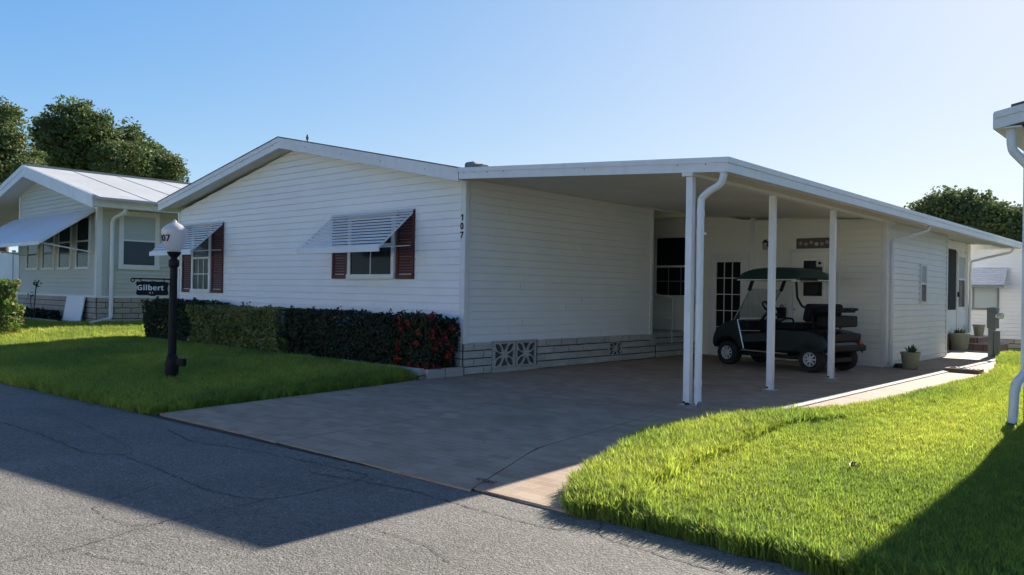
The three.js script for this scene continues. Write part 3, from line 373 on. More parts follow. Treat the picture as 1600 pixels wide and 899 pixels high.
function tree(name, label, base, trunkH, blobs, leafCount, leafSize, colours, group) {
  const t = thing(name, label, 'tree', base, 0, group), list = [], wood = [], tot = blobs.reduce((s, b) => s + b[3] ** 2, 0);
  const r0 = 0.05 * trunkH + 0.12; wood.push(rod([0, -0.2, 0], [0.1, trunkH, 0.05], r0, r0 * 0.6, 9));
  for (const [x, y, z, r] of blobs) {
    const s = V(0.1, trunkH * rr(0.75, 1), 0.05), e = V(x, y, z), m = s.clone().lerp(e, 0.5).add(V(rr(-0.4, 0.4), rr(0.1, 0.6), rr(-0.4, 0.4))); wood.push(rod(s.toArray(), m.toArray(), r0 * 0.4, r0 * 0.25, 6), rod(m.toArray(), e.toArray(), r0 * 0.25, r0 * 0.08, 6));
    for (let k = 0; k < 6; k++) { const d = randDir(); wood.push(rod(e.toArray(), e.clone().addScaledVector(d, r * 0.75).toArray(), r0 * 0.09, r0 * 0.03, 5)); }
    const n = Math.round(leafCount * r * r / tot), clumps = Math.max(8, Math.round(n / 34));
    for (let c = 0; c < clumps; c++) {
      const d = randDir(), rad = r * (0.5 + 0.62 * Math.cbrt(rnd())) * (0.68 + 0.66 * vnoise(d.x * 2.6 + 20 + x, d.y * 2.6 + d.z * 1.9 + 20)), cp = e.clone().add(V(d.x * rad, d.y * rad * 0.85, d.z * rad)), col = colours[Math.floor(rnd() * colours.length)], cs = leafSize * rr(1.6, 3.2);
      for (let k = 0; k < 34; k++) { const q = randDir().multiplyScalar(cs * Math.cbrt(rnd())); q.y *= 0.6; list.push({ p: cp.clone().add(q), n: randDir().add(V(0, 0.9, 0)), s: leafSize * rr(0.7, 1.3), c: jit(col), k: 0.34 }); }
    }
  }
  obj('trunk', wood, M.bark, t); obj('crown', leaves(list), LM.oak, t, true); return t;
}
const oakC = [[0.13, 0.19, 0.06], [0.1, 0.15, 0.05], [0.17, 0.215, 0.075], [0.14, 0.16, 0.06]];
const atPx = (px, py, dist) => { const d = V((px - 800) / 1262.23, -(py - 449.5) / 1262.23, -1).applyEuler(camera.rotation); const k = dist / Math.hypot(d.x, d.z); return [camera.position.x + d.x * k, camera.position.y + d.y * k, camera.position.z + d.z * k]; };
{ // blobs given where they stand: position in the world, relative to each trunk base
  const place = (list, D, bx) => { const b = atPx(bx, 470, D); b[1] = 0; return [b, list.map(([px, py, rp, dd = 0]) => { const p = atPx(px, py, D + dd); return [p[0] - b[0], p[1], p[2] - b[2], rp * 0.86 * D / 1262]; })]; };
  let [b, l] = place([[110, 193, 34], [80, 208, 24, 1], [138, 196, 30, -1], [150, 222, 34], [120, 235, 42], [204, 211, 16, 1], [222, 240, 25], [245, 255, 26], [265, 262, 20, -1], [272, 272, 16], [190, 258, 38, -2], [90, 245, 30, 2], [150, 262, 36, 1], [235, 275, 30, 1]], 46, 170);
  tree('oak_tree', 'broad dark oak rising behind the white metal roof on the left', b, 3.4, l, 36000, 0.18, oakC, 'oaks behind the houses');
  [b, l] = place([[8, 172, 16], [14, 192, 15, 1], [-6, 200, 20], [28, 218, 15], [4, 236, 25], [-22, 220, 30], [46, 250, 17, 2], [-30, 250, 36], [22, 262, 26], [-10, 270, 30]], 40, 5);
  tree('oak_tree', 'sparser dark oak at the left edge of the picture', b, 3.0, l, 13000, 0.16, oakC, 'oaks behind the houses');
  [b, l] = place([[1450, 330, 20], [1475, 322, 22], [1500, 318, 22, 1], [1530, 332, 24], [1560, 342, 24, -1], [1590, 350, 24], [1620, 358, 28], [1490, 345, 30], [1530, 362, 32], [1575, 372, 34], [1440, 345, 16], [1610, 385, 34], [1660, 370, 34]], 44, 1540);
  tree('oak_tree', 'rounded oak behind the long carport roof on the right', b, 2.6, l, 28000, 0.18, oakC, 'oaks behind the houses');
}
function hedge(name, label, x0, x1, z0, z1, y0, y1, n, size, col, cat = 'hedge', k = 0.42, lump = 0.12) {
  const t = thing(name, label, cat), list = [], st = [], hx = (x1 - x0) / 2, hz = (z1 - z0) / 2, hy = y1 - y0, cx = (x0 + x1) / 2, cz = (z0 + z1) / 2;
  for (let i = 0; i < n; i++) {
    const f = rnd(), a = hx * hy * 2, b = hx * hz * 2, c = hz * hy * 2, T = a * 2 + b + c * 2; let p, nn, q = f * T;
    if (q < a * 2) { const s = q < a * 1.55 ? 1 : -1; p = V(cx + rr(-hx, hx), y0 + hy * rr(0.0, 1), cz + s * hz); nn = V(0, 0.5, s); } else if (q < a * 2 + b) { p = V(cx + rr(-hx, hx), y1, cz + rr(-hz, hz)); nn = V(0, 1, 0); } else { const s = rnd() < 0.5 ? -1 : 1; p = V(cx + s * hx, y0 + hy * rr(0, 1), cz + rr(-hz, hz)); nn = V(s, 0.5, 0); }
    const dep = -Math.abs(rr(0, 0.14)) * (rnd() < 0.6 ? 1 : 0.2), lm = lump * (vnoise(p.x * 3.1 + 30, p.y * 3.1 + p.z * 2 + 30) - 0.45) * 2 + 0.03 * (vnoise(p.x * 9 + 30, p.y * 9 + p.z * 5 + 30) - 0.5) * 2; p.addScaledVector(nn.clone().normalize(), dep + lm);
    const e = 0.08, tx = Math.max(0, Math.abs(p.x - cx) - (hx - e)), ty = Math.max(0, p.y - (y1 - e)); if (tx * tx + ty * ty > e * e * 1.6) continue;
    list.push({ p, n: nn.add(randDir().multiplyScalar(1.1)), s: size * rr(0.65, 1.3), c: jit(col[Math.floor(rnd() * col.length)], 0.3), k });
  }
  for (let i = 0; i < (x1 - x0) * 9; i++) { const x = rr(x0 + 0.1, x1 - 0.1), z = rr(z0 + 0.1, z1 - 0.12), e = V(x + rr(-0.12, 0.12), y1 - rr(0.08, 0.25), z + rr(-0.08, 0.08)); st.push(rod([x, y0 - 0.05, z], e.toArray(), 0.009, 0.004, 5)); for (let j = 0; j < 3; j++) { const s = V(x, y0, z).lerp(e, rr(0.3, 0.9)); st.push(rod(s.toArray(), s.clone().add(V(rr(-0.15, 0.15), rr(0.05, 0.2), rr(-0.15, 0.15))).toArray(), 0.005, 0.002, 4)); } }
  for (let i = 0; i < (x1 - x0) * 5; i++) { const p = V(rr(x0 + 0.05, x1 - 0.05), y1 - 0.02, rr(z0 + 0.08, z1 - 0.05)), h = rr(0.03, 0.11); st.push(rod(p.toArray(), [p.x, p.y + h, p.z], 0.003, 0.002, 4)); for (let j = 0; j < 7; j++) list.push({ p: p.clone().add(V(rr(-0.03, 0.03), h * rr(0.2, 1.15), rr(-0.03, 0.03))), n: randDir().add(V(0, 0.5, 0)), s: size * rr(0.6, 1.1), c: jit(col[0], 0.3), k }); }
  obj('stems', st, M.bark, t); obj('foliage', leaves(list), LM.hedge, t, true); return t;
}
const dk = [[0.028, 0.045, 0.016], [0.022, 0.036, 0.014], [0.04, 0.055, 0.02]], lt = [[0.18, 0.2, 0.055], [0.12, 0.15, 0.04], [0.23, 0.235, 0.08]], ix = [[0.025, 0.042, 0.016], [0.032, 0.05, 0.018], [0.04, 0.03, 0.016]];
struct(obj('flower_bed', bb(-8.9, 0.0, -0.1, 0.09, 0.0, 0.72), M.soil));
hedge('hedge', 'dark clipped hedge under the far left window beside the lamp post', -8.95, -6.5, 0.06, 0.72, 0.1, 0.93, 15000, 0.045, dk);
hedge('hedge', 'lighter green leafy hedge bulging forward in the middle of the bed', -6.6, -3.45, 0.1, 0.86, 0.1, 0.85, 19000, 0.055, lt, 'hedge', 0.42, 0.15);
hedge('hedge', 'dark clipped hedge under the right front window', -3.5, -0.75, 0.08, 0.68, 0.1, 0.86, 16000, 0.045, ix);
{
  const t = hedge('flowering_bush', 'dark bush dotted with red flower clusters at the house corner', -0.85, -0.02, 0.06, 0.66, 0.1, 0.86, 6500, 0.05, ix, 'bush'); const red = [[0.34, 0.028, 0.022], [0.27, 0.035, 0.035], [0.36, 0.06, 0.03]], L = [];
  for (let i = 0; i < 48; i++) { const top = i < 18, p = top ? V(rr(-0.75, 0.0), rr(0.76, 0.9), rr(0.4, 0.7)) : rnd() < 0.55 ? V(rr(-0.72, 0.02), rr(0.12, 0.7), 0.68) : V(0.0, rr(0.12, 0.75), rr(0.15, 0.66)); const c = red[i % 3]; for (let k = 0; k < 26; k++) { const d = randDir(); d.z = Math.abs(d.z); L.push({ p: p.clone().addScaledVector(d, 0.062 * Math.sqrt(rnd())), n: d.clone().add(randDir().multiplyScalar(0.6)), s: rr(0.022, 0.034), c: jit(c, 0.2), k: 0.4 }); } }
  obj('flowers', leaves(L), LM.hedge, t, true);
}
{ const e = thing('bed_edging', 'row of pale concrete edging blocks along the hedge bed', 'edging'); for (let k = 0; k < 23; k++) { const x = -8.6 + k * 0.3735; const m = obj('edging_block', rb(-0.175, 0.175, -0.12, 0.075, -0.045, 0.045, 0.012), k % 3 ? M.concrete : M.curb, e); m.position.set(x + 0.18, 0.06 + rr(-0.012, 0.008), 0.86 + (x < -3.4 && x > -6.6 ? 0.08 : -0.08) + rr(-0.01, 0.01)); m.rotation.y = rr(-0.03, 0.03); } for (let k = 0; k < 2; k++) { const m = obj('edging_block', rb(-0.05, 0.05, -0.1, 0.09, -0.17, 0.17, 0.012), M.concrete, e); m.position.set(-0.01, 0.035, 0.2 + k * 0.36); } }

// ---------------------------------------------------------------- grass
{
  const blade = (n, h, w, sp, lean) => { const P = []; for (let i = 0; i < n; i++) { const a = rr(0, 6.283), r = sp * Math.sqrt(rnd()), x = r * Math.cos(a), z = r * Math.sin(a), b = rr(0, 6.283), H = h * rr(0.55, 1.1), ln = lean * rr(0.3, 1.2), dx = Math.cos(b), dz = Math.sin(b), px = -dz * w / 2, pz = dx * w / 2; const A = [x - px, -0.01, z - pz], B = [x + px, -0.01, z + pz], m = 0.55, C = [x + dx * ln * H * 0.35 - px * 0.9, H * m, z + dz * ln * H * 0.35 - pz * 0.9], D = [x + dx * ln * H * 0.35 + px * 0.9, H * m, z + dz * ln * H * 0.35 + pz * 0.9], T = [x + dx * ln * H, H * (1 - 0.25 * ln), z + dz * ln * H]; P.push(...A, ...B, ...D, ...A, ...D, ...C, ...C, ...D, ...T); } const g = new THREE.BufferGeometry(); g.setAttribute('position', new THREE.Float32BufferAttribute(P, 3)); g.computeVertexNormals(); return g; };
  const shortG = blade(12, 0.075, 0.0075, 0.042, 0.55), tallG = blade(11, 0.145, 0.0095, 0.04, 0.6), midG = blade(12, 0.12, 0.009, 0.05, 0.75);
  const mownX = (z) => lut([[-12, 5.6], [-6, 5.85], [-0.9, 5.85], [0.5, 5.55], [0.96, 5.35], [1.97, 5.4], [2.66, 5.46], [3.2, 5.52], [3.8, 5.6], [4.2, 5.85]], z);
  const L = { short: [], tall: [], mid: [] }; const add = (k, x, z, s, y = lawnY(x, z)) => L[k].push([x, y, z, s]);
  const region = (x0, x1, z0, z1, per, fn) => { const n = Math.round((x1 - x0) * (z1 - z0) * per); for (let i = 0; i < n; i++) fn(rr(x0, x1), rr(z0, z1)); };
  const right = (x, z) => { const e = roadEdge(x) - z; if (e < 0.1 * (vnoise(x * 6 + 31, 3) - 0.25) || x < grassR(z) - 0.03 + 0.1 * (vnoise(5, z * 5 + 40) - 0.4)) return; const wob = 0.1 * (vnoise(x * 2 + 20, z * 2 + 20) - 0.5), tall = x < mownX(z) + wob && x < 6.2 || e < 0.16; const ed = x - grassR(z); if (tall) add('tall', x, z, rr(0.6, 1.0) * (ed < 0.05 ? 0.8 : 1) * (z < 0.3 ? 0.75 : 1)); else { const bald = vnoise(x * 1.6 + 60, z * 1.6 + 11); if (rnd() < 0.25 * ss(0.6, 0.85, bald)) return; add('short', x, z, rr(0.65, 1.05)); } };
  region(4.4, 9.2, 0.6, 4.55, 2600, right); region(4.4, 8.6, -5, 0.6, 1500, right); region(4.3, 8.2, -19, -5, 800, right); region(8.2, 16, -19, -2, 60, right); region(9.2, 16, -0.4, 4.5, 300, right);
  region(4.0, 9.0, -24, -19, 300, right);
  const left = (x, z) => { const e = roadEdge(x) - z; if (e < 0 || x > driveL(z) + 0.02) return; if (x > -8.95 && z < 0.9) return; if (x < -12.9 && z < 1.0) return; const ed = Math.min(e, driveL(z) - x); if (ed < 0.07 * vnoise(x * 7 + 50, z * 7 + 50)) return; if (ed < 0.14) add('tall', x, z, rr(0.55, 0.95)); else add('mid', x, z, rr(0.7, 1.2)); };
  region(-9, 0.3, 0.8, 4.9, 900, left); region(-16, -9, -1, 5.6, 520, left); region(-13, -8.95, -9, -1, 260, left); region(-30, -16, 0.5, 7, 130, left);
  const o = new THREE.Object3D(), c = new THREE.Color();
  for (const [k, g, label] of [['short', shortG, 'mown lawn'], ['tall', tallG, 'long grass'], ['mid', midG, 'lawn']]) {
    const im = new THREE.InstancedMesh(g, LM.grass, L[k].length); L[k].forEach(([x, y, z, s], i) => { o.position.set(x, y, z); o.rotation.set(rr(-0.15, 0.15), rr(0, 6.283), rr(-0.15, 0.15)); o.scale.set(s, s * rr(0.8, 1.15), s); o.updateMatrix(); im.setMatrixAt(i, o.matrix); const p = vnoise(x * 1.1 + 80, z * 1.1 + 80), t = rr(0.6, 1.3) * (0.8 + 0.4 * p), dry = rnd() < 0.03 ? 1.25 : 1; const m = 1.3; im.setColorAt(i, c.setRGB(m * 0.285 * t * dry * (0.9 + 0.25 * p), m * 0.365 * t, m * 0.055 * t)); });
    im.name = k === 'short' ? 'mown_grass' : k === 'tall' ? 'long_grass' : 'grass'; im.userData = { kind: 'stuff', label: k === 'short' ? 'short mown bright green grass right of the driveway' : k === 'tall' ? 'longer unmown grass along the driveway and road edges' : 'shaded green lawn left of the driveway around the lamp post', category: 'grass' }; im.castShadow = im.receiveShadow = true; scene.add(im);
  }
  console.log('grass', L.short.length, L.tall.length, L.mid.length);
}

// ---------------------------------------------------------------- lamp post and name sign
{
  const X = -1.97, Z = 3.4, Y = lawnY(X, Z), l = thing('lamp_post', 'black lamp post with white acorn globe standing on the front lawn', 'lamp post', [X, 0, Z]);
  const lathe = (a, n = 20) => new THREE.LatheGeometry(a.map(([r, y]) => new THREE.Vector2(r, y)), n);
  obj('base', lathe([[0, Y - 0.02], [0.085, Y - 0.02], [0.085, 0.24], [0.075, 0.27], [0.075, 0.29], [0.062, 0.31], [0.055, 0.34], [0, 0.34]]), M.iron, l);
  obj('pole', lathe([[0.054, 0.33], [0.05, 0.9], [0.047, 1.5], [0.047, 1.53], [0, 1.53]]), M.iron, l);
  obj('collar', lathe([[0.045, 1.47], [0.062, 1.48], [0.066, 1.5], [0.066, 1.55], [0.06, 1.57], [0.045, 1.58], [0.04, 1.6], [0.06, 1.62], [0.088, 1.66], [0.086, 1.675], [0, 1.675]]), M.iron, l);
  const gl = obj('globe', lathe([[0.05, 1.672], [0.082, 1.69], [0.115, 1.745], [0.14, 1.825], [0.155, 1.91], [0.158, 1.935], [0.161, 1.94], [0.161, 1.955], [0.155, 1.96], [0.145, 1.98], [0.12, 2.005], [0.085, 2.03], [0.05, 2.05], [0.03, 2.062], [0.024, 2.078], [0.012, 2.093], [0, 2.096]], 32), phys([0.83, 0.80, 0.79], 0.35, { transmission: 0.5, thickness: 0 }), l);
  ['1', '0', '7'].forEach((s, i) => { const a = -0.28 + i * 0.44; const g = text(s, 0.085, 0.004).translate(0, 0, 0.1535).rotateX(0.14).rotateY(a).translate(0, 1.87, 0); obj('globe_number', g, M.black, gl); });
  obj('outlet_box', [rb(0.06, 0.16, 0.19, 0.28, -0.05, 0.05, 0.008), rb(0.15, 0.172, 0.18, 0.275, -0.045, 0.045, 0.005)], M.iron, l).rotation.y = 0.75;
  const s = thing('name_sign', 'black scalloped name sign hanging from the lamp post', 'sign', [X, 0, Z]); // plane x = const, faces +x
  const sh = new THREE.Shape(); const hw = 0.205, hh = 0.088; sh.moveTo(-hw, -hh + 0.03); sh.quadraticCurveTo(-hw, -hh, -hw + 0.04, -hh); sh.lineTo(-0.05, -hh); sh.quadraticCurveTo(0, -hh - 0.022, 0.05, -hh); sh.lineTo(hw - 0.04, -hh); sh.quadraticCurveTo(hw, -hh, hw, -hh + 0.03); sh.quadraticCurveTo(hw - 0.025, -0.0, hw, hh - 0.04); sh.quadraticCurveTo(hw + 0.01, hh, hw - 0.05, hh); sh.quadraticCurveTo(0.03, hh - 0.01, 0.0, hh + 0.012); sh.quadraticCurveTo(-0.03, hh - 0.01, -hw + 0.05, hh); sh.quadraticCurveTo(-hw - 0.01, hh, -hw, hh - 0.04); sh.quadraticCurveTo(-hw + 0.025, 0, -hw, -hh + 0.03);
  const toS = (g) => g.rotateY(Math.PI / 2).translate(0, 1.195, 0.275);
  obj('plate', toS(new THREE.ExtrudeGeometry(sh, { depth: 0.012, bevelEnabled: true, bevelThickness: 0.002, bevelSize: 0.002, bevelSegments: 1, curveSegments: 10 })), M.black, s);
  obj('lettering', toS(text('Gilbert', 0.066, 0.004).scale(1.12, 1, 1).translate(-0.03, 0.008, 0.0145)), mat([0.72, 0.73, 0.74], 0.5), s);
  obj('lettering', toS(text('N Y', 0.026, 0.003).translate(-0.02, -0.06, 0.0145)), mat([0.4, 0.4, 0.4], 0.5), s);
  obj('bracket', [rod([0, 1.315, 0.03], [0, 1.315, 0.53], 0.009), new THREE.TorusGeometry(0.022, 0.007, 6, 14).rotateY(Math.PI / 2).translate(0, 1.296, 0.525), bb(-0.006, 0.006, 1.27, 1.315, 0.12, 0.13), bb(-0.006, 0.006, 1.27, 1.315, 0.42, 0.43), tube([[0, 1.3, 0.04], [0, 1.25, 0.05], [0, 1.22, 0.045]], 0.007, 12, 6)], M.iron, s);
  obj('scroll', [tube([[0.016, 1.292, 0.12], [0.016, 1.282, 0.2], [0.016, 1.288, 0.27], [0.016, 1.282, 0.34], [0.016, 1.292, 0.42]], 0.004, 20, 6), tube([[0.016, 1.27, 0.46], [0.016, 1.285, 0.445], [0.016, 1.275, 0.43]], 0.004, 12, 6), tube([[0.016, 1.27, 0.085], [0.016, 1.285, 0.1], [0.016, 1.275, 0.115]], 0.004, 12, 6)], mat([0.5, 0.5, 0.5], 0.5), s);
}

// ---------------------------------------------------------------- golf cart
{
  const cart = thing('golf_cart', 'dark green golf cart with canopy parked under the carport', 'golf cart', [2.53, 0, -5.4], Math.PI - 0.2), Lz = -1;   // +x is forward
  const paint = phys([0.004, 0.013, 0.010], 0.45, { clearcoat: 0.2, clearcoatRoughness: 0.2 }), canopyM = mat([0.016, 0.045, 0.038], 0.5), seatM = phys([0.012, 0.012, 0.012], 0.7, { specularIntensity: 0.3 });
  const ext = (pts, w, bev, holes) => { const s = new THREE.Shape(); s.moveTo(...pts[0]); for (let i = 1; i < pts.length; i++) { const p = pts[i]; if (p.length === 4) s.quadraticCurveTo(...p); else if (p.length === 5) s.absarc(...p, p[4] === undefined ? false : false); else s.lineTo(...p); } return new THREE.ExtrudeGeometry(s, { depth: w - 2 * bev, bevelEnabled: true, bevelThickness: bev, bevelSize: bev * 0.7, bevelOffset: -bev * 0.7, bevelSegments: 3, curveSegments: 12 }).translate(0, 0, -w / 2 + bev); };
  const arch = (cx, cy, r, a0, a1, n = 12) => { const o = []; for (let i = 0; i <= n; i++) { const a = a0 + (a1 - a0) * i / n; o.push([cx + r * Math.cos(a), cy + r * Math.sin(a)]); } return o; };
  const R = 0.215, FX0 = 0.83, RX = -0.83;
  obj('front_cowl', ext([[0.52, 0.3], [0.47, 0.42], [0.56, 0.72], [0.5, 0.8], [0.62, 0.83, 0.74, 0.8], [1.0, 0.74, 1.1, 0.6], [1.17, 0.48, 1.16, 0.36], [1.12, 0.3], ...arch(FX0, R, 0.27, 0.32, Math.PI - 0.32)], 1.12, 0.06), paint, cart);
  obj('dash', rb(0.42, 0.6, 0.6, 0.8, -0.5, 0.5, 0.03), M.black, cart);
  obj('floor', rb(-0.35, 0.6, 0.25, 0.3, -0.52, 0.52, 0.015), M.black, cart);
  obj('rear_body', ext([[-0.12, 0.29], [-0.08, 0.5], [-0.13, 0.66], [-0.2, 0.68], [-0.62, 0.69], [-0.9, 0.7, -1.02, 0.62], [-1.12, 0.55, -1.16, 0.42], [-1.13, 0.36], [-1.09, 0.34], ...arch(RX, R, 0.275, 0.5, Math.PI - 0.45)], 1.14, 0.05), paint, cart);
  for (const s of [-1, 1]) obj('fender_flare', tube(arch(RX, R, 0.285, 0.35, Math.PI - 0.35).map(([x, y]) => [x, y, s * 0.57]), 0.014, 24, 6), paint, cart);
  obj('seat', rb(-0.66, -0.12, 0.68, 0.79, -0.5, 0.5, 0.04, 3), seatM, cart);
  { const b = obj('seat_back', rb(-0.06, 0.06, -0.15, 0.15, -0.5, 0.5, 0.055, 3), seatM, cart); b.position.set(-0.72, 0.97, 0); b.rotation.z = 0.2; }
  for (const s of [-1, 1]) { obj('seat_back_bracket', rod([-0.7, 0.68, s * 0.3], [-0.75, 0.9, s * 0.3], 0.016), M.black, cart); obj('armrest', tube([[-0.1, 0.7, s * 0.53], [-0.2, 0.78, s * 0.54], [-0.38, 0.87, s * 0.54], [-0.5, 0.86, s * 0.54], [-0.55, 0.72, s * 0.53]], 0.016, 24, 8), M.black, cart); }
  // canopy: a shallow shell with rolled edges
  { const n = 16, m = 12, P = [], f = (i, j, b) => { const u = i / n * 2 - 1, v = j / m * 2 - 1, e = 1 - Math.max(Math.abs(u) ** 8, Math.abs(v) ** 8); const x = 0.03 + u * 0.63, z = v * 0.56, y = b ? 1.505 + 0.02 * (1 - u * u) : 1.545 + 0.19 * Math.sqrt(Math.max(0, 1 - Math.abs(u) ** 3.2)) * Math.sqrt(Math.max(0, 1 - Math.abs(v) ** 5)); return [x, y, z]; };
    for (const b of [0, 1]) for (let i = 0; i < n; i++) for (let j = 0; j < m; j++) { const q = [f(i, j, b), f(i, j + 1, b), f(i + 1, j + 1, b), f(i + 1, j, b)]; for (const k of b ? [0, 2, 1, 0, 3, 2] : [0, 1, 2, 0, 2, 3]) P.push(...q[k]); }
    for (let i = 0; i < n; i++) for (const j of [0, m]) { const a = f(i, j, 0), b = f(i + 1, j, 0), c = f(i + 1, j, 1), d = f(i, j, 1); P.push(...a, ...b, ...c, ...a, ...c, ...d); } for (let j = 0; j < m; j++) for (const i of [0, n]) { const a = f(i, j, 0), b = f(i, j + 1, 0), c = f(i, j + 1, 1), d = f(i, j, 1); P.push(...a, ...b, ...c, ...a, ...c, ...d); }
    const g = new THREE.BufferGeometry(); g.setAttribute('position', new THREE.Float32BufferAttribute(P, 3)); const gm = mergeVertices(g, 1e-4); gm.computeVertexNormals(); obj('canopy', gm, canopyM, cart); }
  obj('canopy_rim', tube([[-0.58, 1.515, -0.55], [0.0, 1.51, -0.565], [0.63, 1.515, -0.55], [0.65, 1.515, 0], [0.63, 1.515, 0.55], [0, 1.51, 0.565], [-0.58, 1.515, 0.55], [-0.6, 1.515, 0]], 0.012, 80, 6), M.trim, cart);
  for (const s of [-1, 1]) {
    obj('front_strut', rod([0.74, 0.8, s * 0.46], [0.42, 1.35, s * 0.46], 0.014), M.chrome, cart); obj('strut_sleeve', rod([0.43, 1.33, s * 0.46], [0.33, 1.58, s * 0.46], 0.034, 0.03), M.black, cart);
    obj('rear_strut', tube([[-0.52, 1.58, s * 0.5], [-0.54, 1.4, s * 0.5], [-0.55, 1.22, s * 0.49], [-0.62, 1.08, s * 0.46], [-0.76, 1.0, s * 0.4], [-0.8, 0.7, s * 0.38]], 0.019, 40, 8), M.black, cart);
    obj('roof_bracket', rb(-0.58, -0.46, 1.48, 1.54, s * 0.5 - 0.04, s * 0.5 + 0.04, 0.01), M.trim, cart);
    obj('side_sill', rod([0.5, 0.285, s * 0.555], [-0.42, 0.275, s * 0.555], 0.014), M.chrome, cart);
    obj('dash_bar', [rod([0.6, 0.815, s * 0.55], [0.46, 0.31, s * 0.555], 0.013), rod([0.6, 0.81, s * 0.55], [0.24, 0.83, s * 0.5], 0.011), rod([0.55, 0.62, s * 0.55], [0.16, 0.63, s * 0.5], 0.01)], M.chrome, cart);
    obj('headlight', new THREE.SphereGeometry(0.06, 12, 8).scale(0.4, 0.8, 1.2).translate(1.13, 0.52, s * 0.38), M.chrome, cart); obj('tail_light', rb(-1.165, -1.13, 0.46, 0.52, s * 0.42 - 0.05, s * 0.42 + 0.05, 0.008), mat([0.3, 0.02, 0.02], 0.3), cart);
  }
  obj('windshield', hull([[0.72, 0.84, -0.45], [0.72, 0.84, 0.45], [0.42, 1.36, 0.45], [0.42, 1.36, -0.45], [0.712, 0.836, -0.45], [0.712, 0.836, 0.45], [0.412, 1.356, 0.45], [0.412, 1.356, -0.45]], BOXF), phys([0.8, 0.82, 0.82], 0.05, { transmission: 0.85, thickness: 0, ior: 1.5 }), cart);
  { const w = part('steering_wheel', cart), t = (g) => g.rotateX(Math.PI / 2).rotateZ(0.75).translate(0.13, 1.02, Lz * 0.25); obj('rim', t(new THREE.TorusGeometry(0.165, 0.016, 8, 28)), M.black, w); obj('column', rod([0.5, 0.6, Lz * 0.25], [0.13, 1.02, Lz * 0.25], 0.024), M.black, w); obj('spoke', [t(bb(-0.16, 0.16, -0.015, 0.015, -0.008, 0.008)), t(bb(-0.015, 0.015, -0.16, 0.16, -0.008, 0.008))], M.black, w); }
  obj('rear_bag_holder', [tube([[-0.8, 1.0, -0.4], [-1.0, 1.02, -0.38], [-1.14, 1.04, -0.3], [-1.18, 1.045, 0], [-1.14, 1.04, 0.3], [-1.0, 1.02, 0.38], [-0.8, 1.0, 0.4]], 0.022, 50, 8), rb(-1.06, -0.84, 0.98, 1.05, -0.42, 0.42, 0.02), new THREE.TorusGeometry(0.12, 0.02, 8, 20).rotateX(Math.PI / 2).translate(-1.06, 1.035, -0.22), new THREE.TorusGeometry(0.12, 0.02, 8, 20).rotateX(Math.PI / 2).translate(-1.06, 1.035, 0.22)], M.black, cart);
  obj('sweater_basket', rb(-1.1, -0.86, 0.74, 0.93, -0.42, 0.42, 0.03), M.black, cart); obj('bag_well', rb(-1.15, -0.94, 0.5, 0.64, -0.45, 0.45, 0.03), M.black, cart);
  obj('rear_bumper', rb(-1.22, -1.1, 0.35, 0.45, -0.5, 0.5, 0.03, 3), M.black, cart); obj('undercarriage', [rb(-1.1, 0.95, 0.17, 0.25, -0.25, 0.25, 0.02), rod([FX0, R, -0.4], [FX0, R, 0.4], 0.03), rod([RX, R, -0.4], [RX, R, 0.4], 0.05)], M.dark, cart);
  for (const [x, s] of [[FX0, -1], [FX0, 1], [RX, -1], [RX, 1]]) {
    const w = part('wheel', cart); w.position.set(x, R, s * 0.46); const prof = [[0.115, -0.085], [0.15, -0.1], [0.195, -0.095], [0.21, -0.075], [0.215, -0.04], [0.215, 0.04], [0.21, 0.075], [0.195, 0.095], [0.15, 0.1], [0.115, 0.085]].map(([r, y]) => new THREE.Vector2(r, y));
    obj('tyre', new THREE.LatheGeometry(prof, 36).rotateX(Math.PI / 2), M.rubber, w);
    const sp = []; for (let k = 0; k < 8; k++) sp.push(bb(-0.014, 0.014, 0.03, 0.1, s * 0.07, s * 0.083).rotateZ(k * Math.PI / 4)); obj('rim', [new THREE.LatheGeometry([[0.098, 0.04], [0.117, 0.06], [0.119, 0.088], [0.108, 0.09], [0.1, 0.075], [0.098, 0.04]].map(([r, y]) => new THREE.Vector2(r, s * y)), 30).rotateX(Math.PI / 2), new THREE.CylinderGeometry(0.035, 0.035, 0.02, 16).rotateX(Math.PI / 2).translate(0, 0, s * 0.08), ...sp], mat([0.62, 0.62, 0.61], 0.4, { metalness: 0.35 }), w); obj('hub', new THREE.CylinderGeometry(0.1, 0.1, 0.08, 20).rotateX(Math.PI / 2), M.dark, w);
  }
}
console.log('cart');

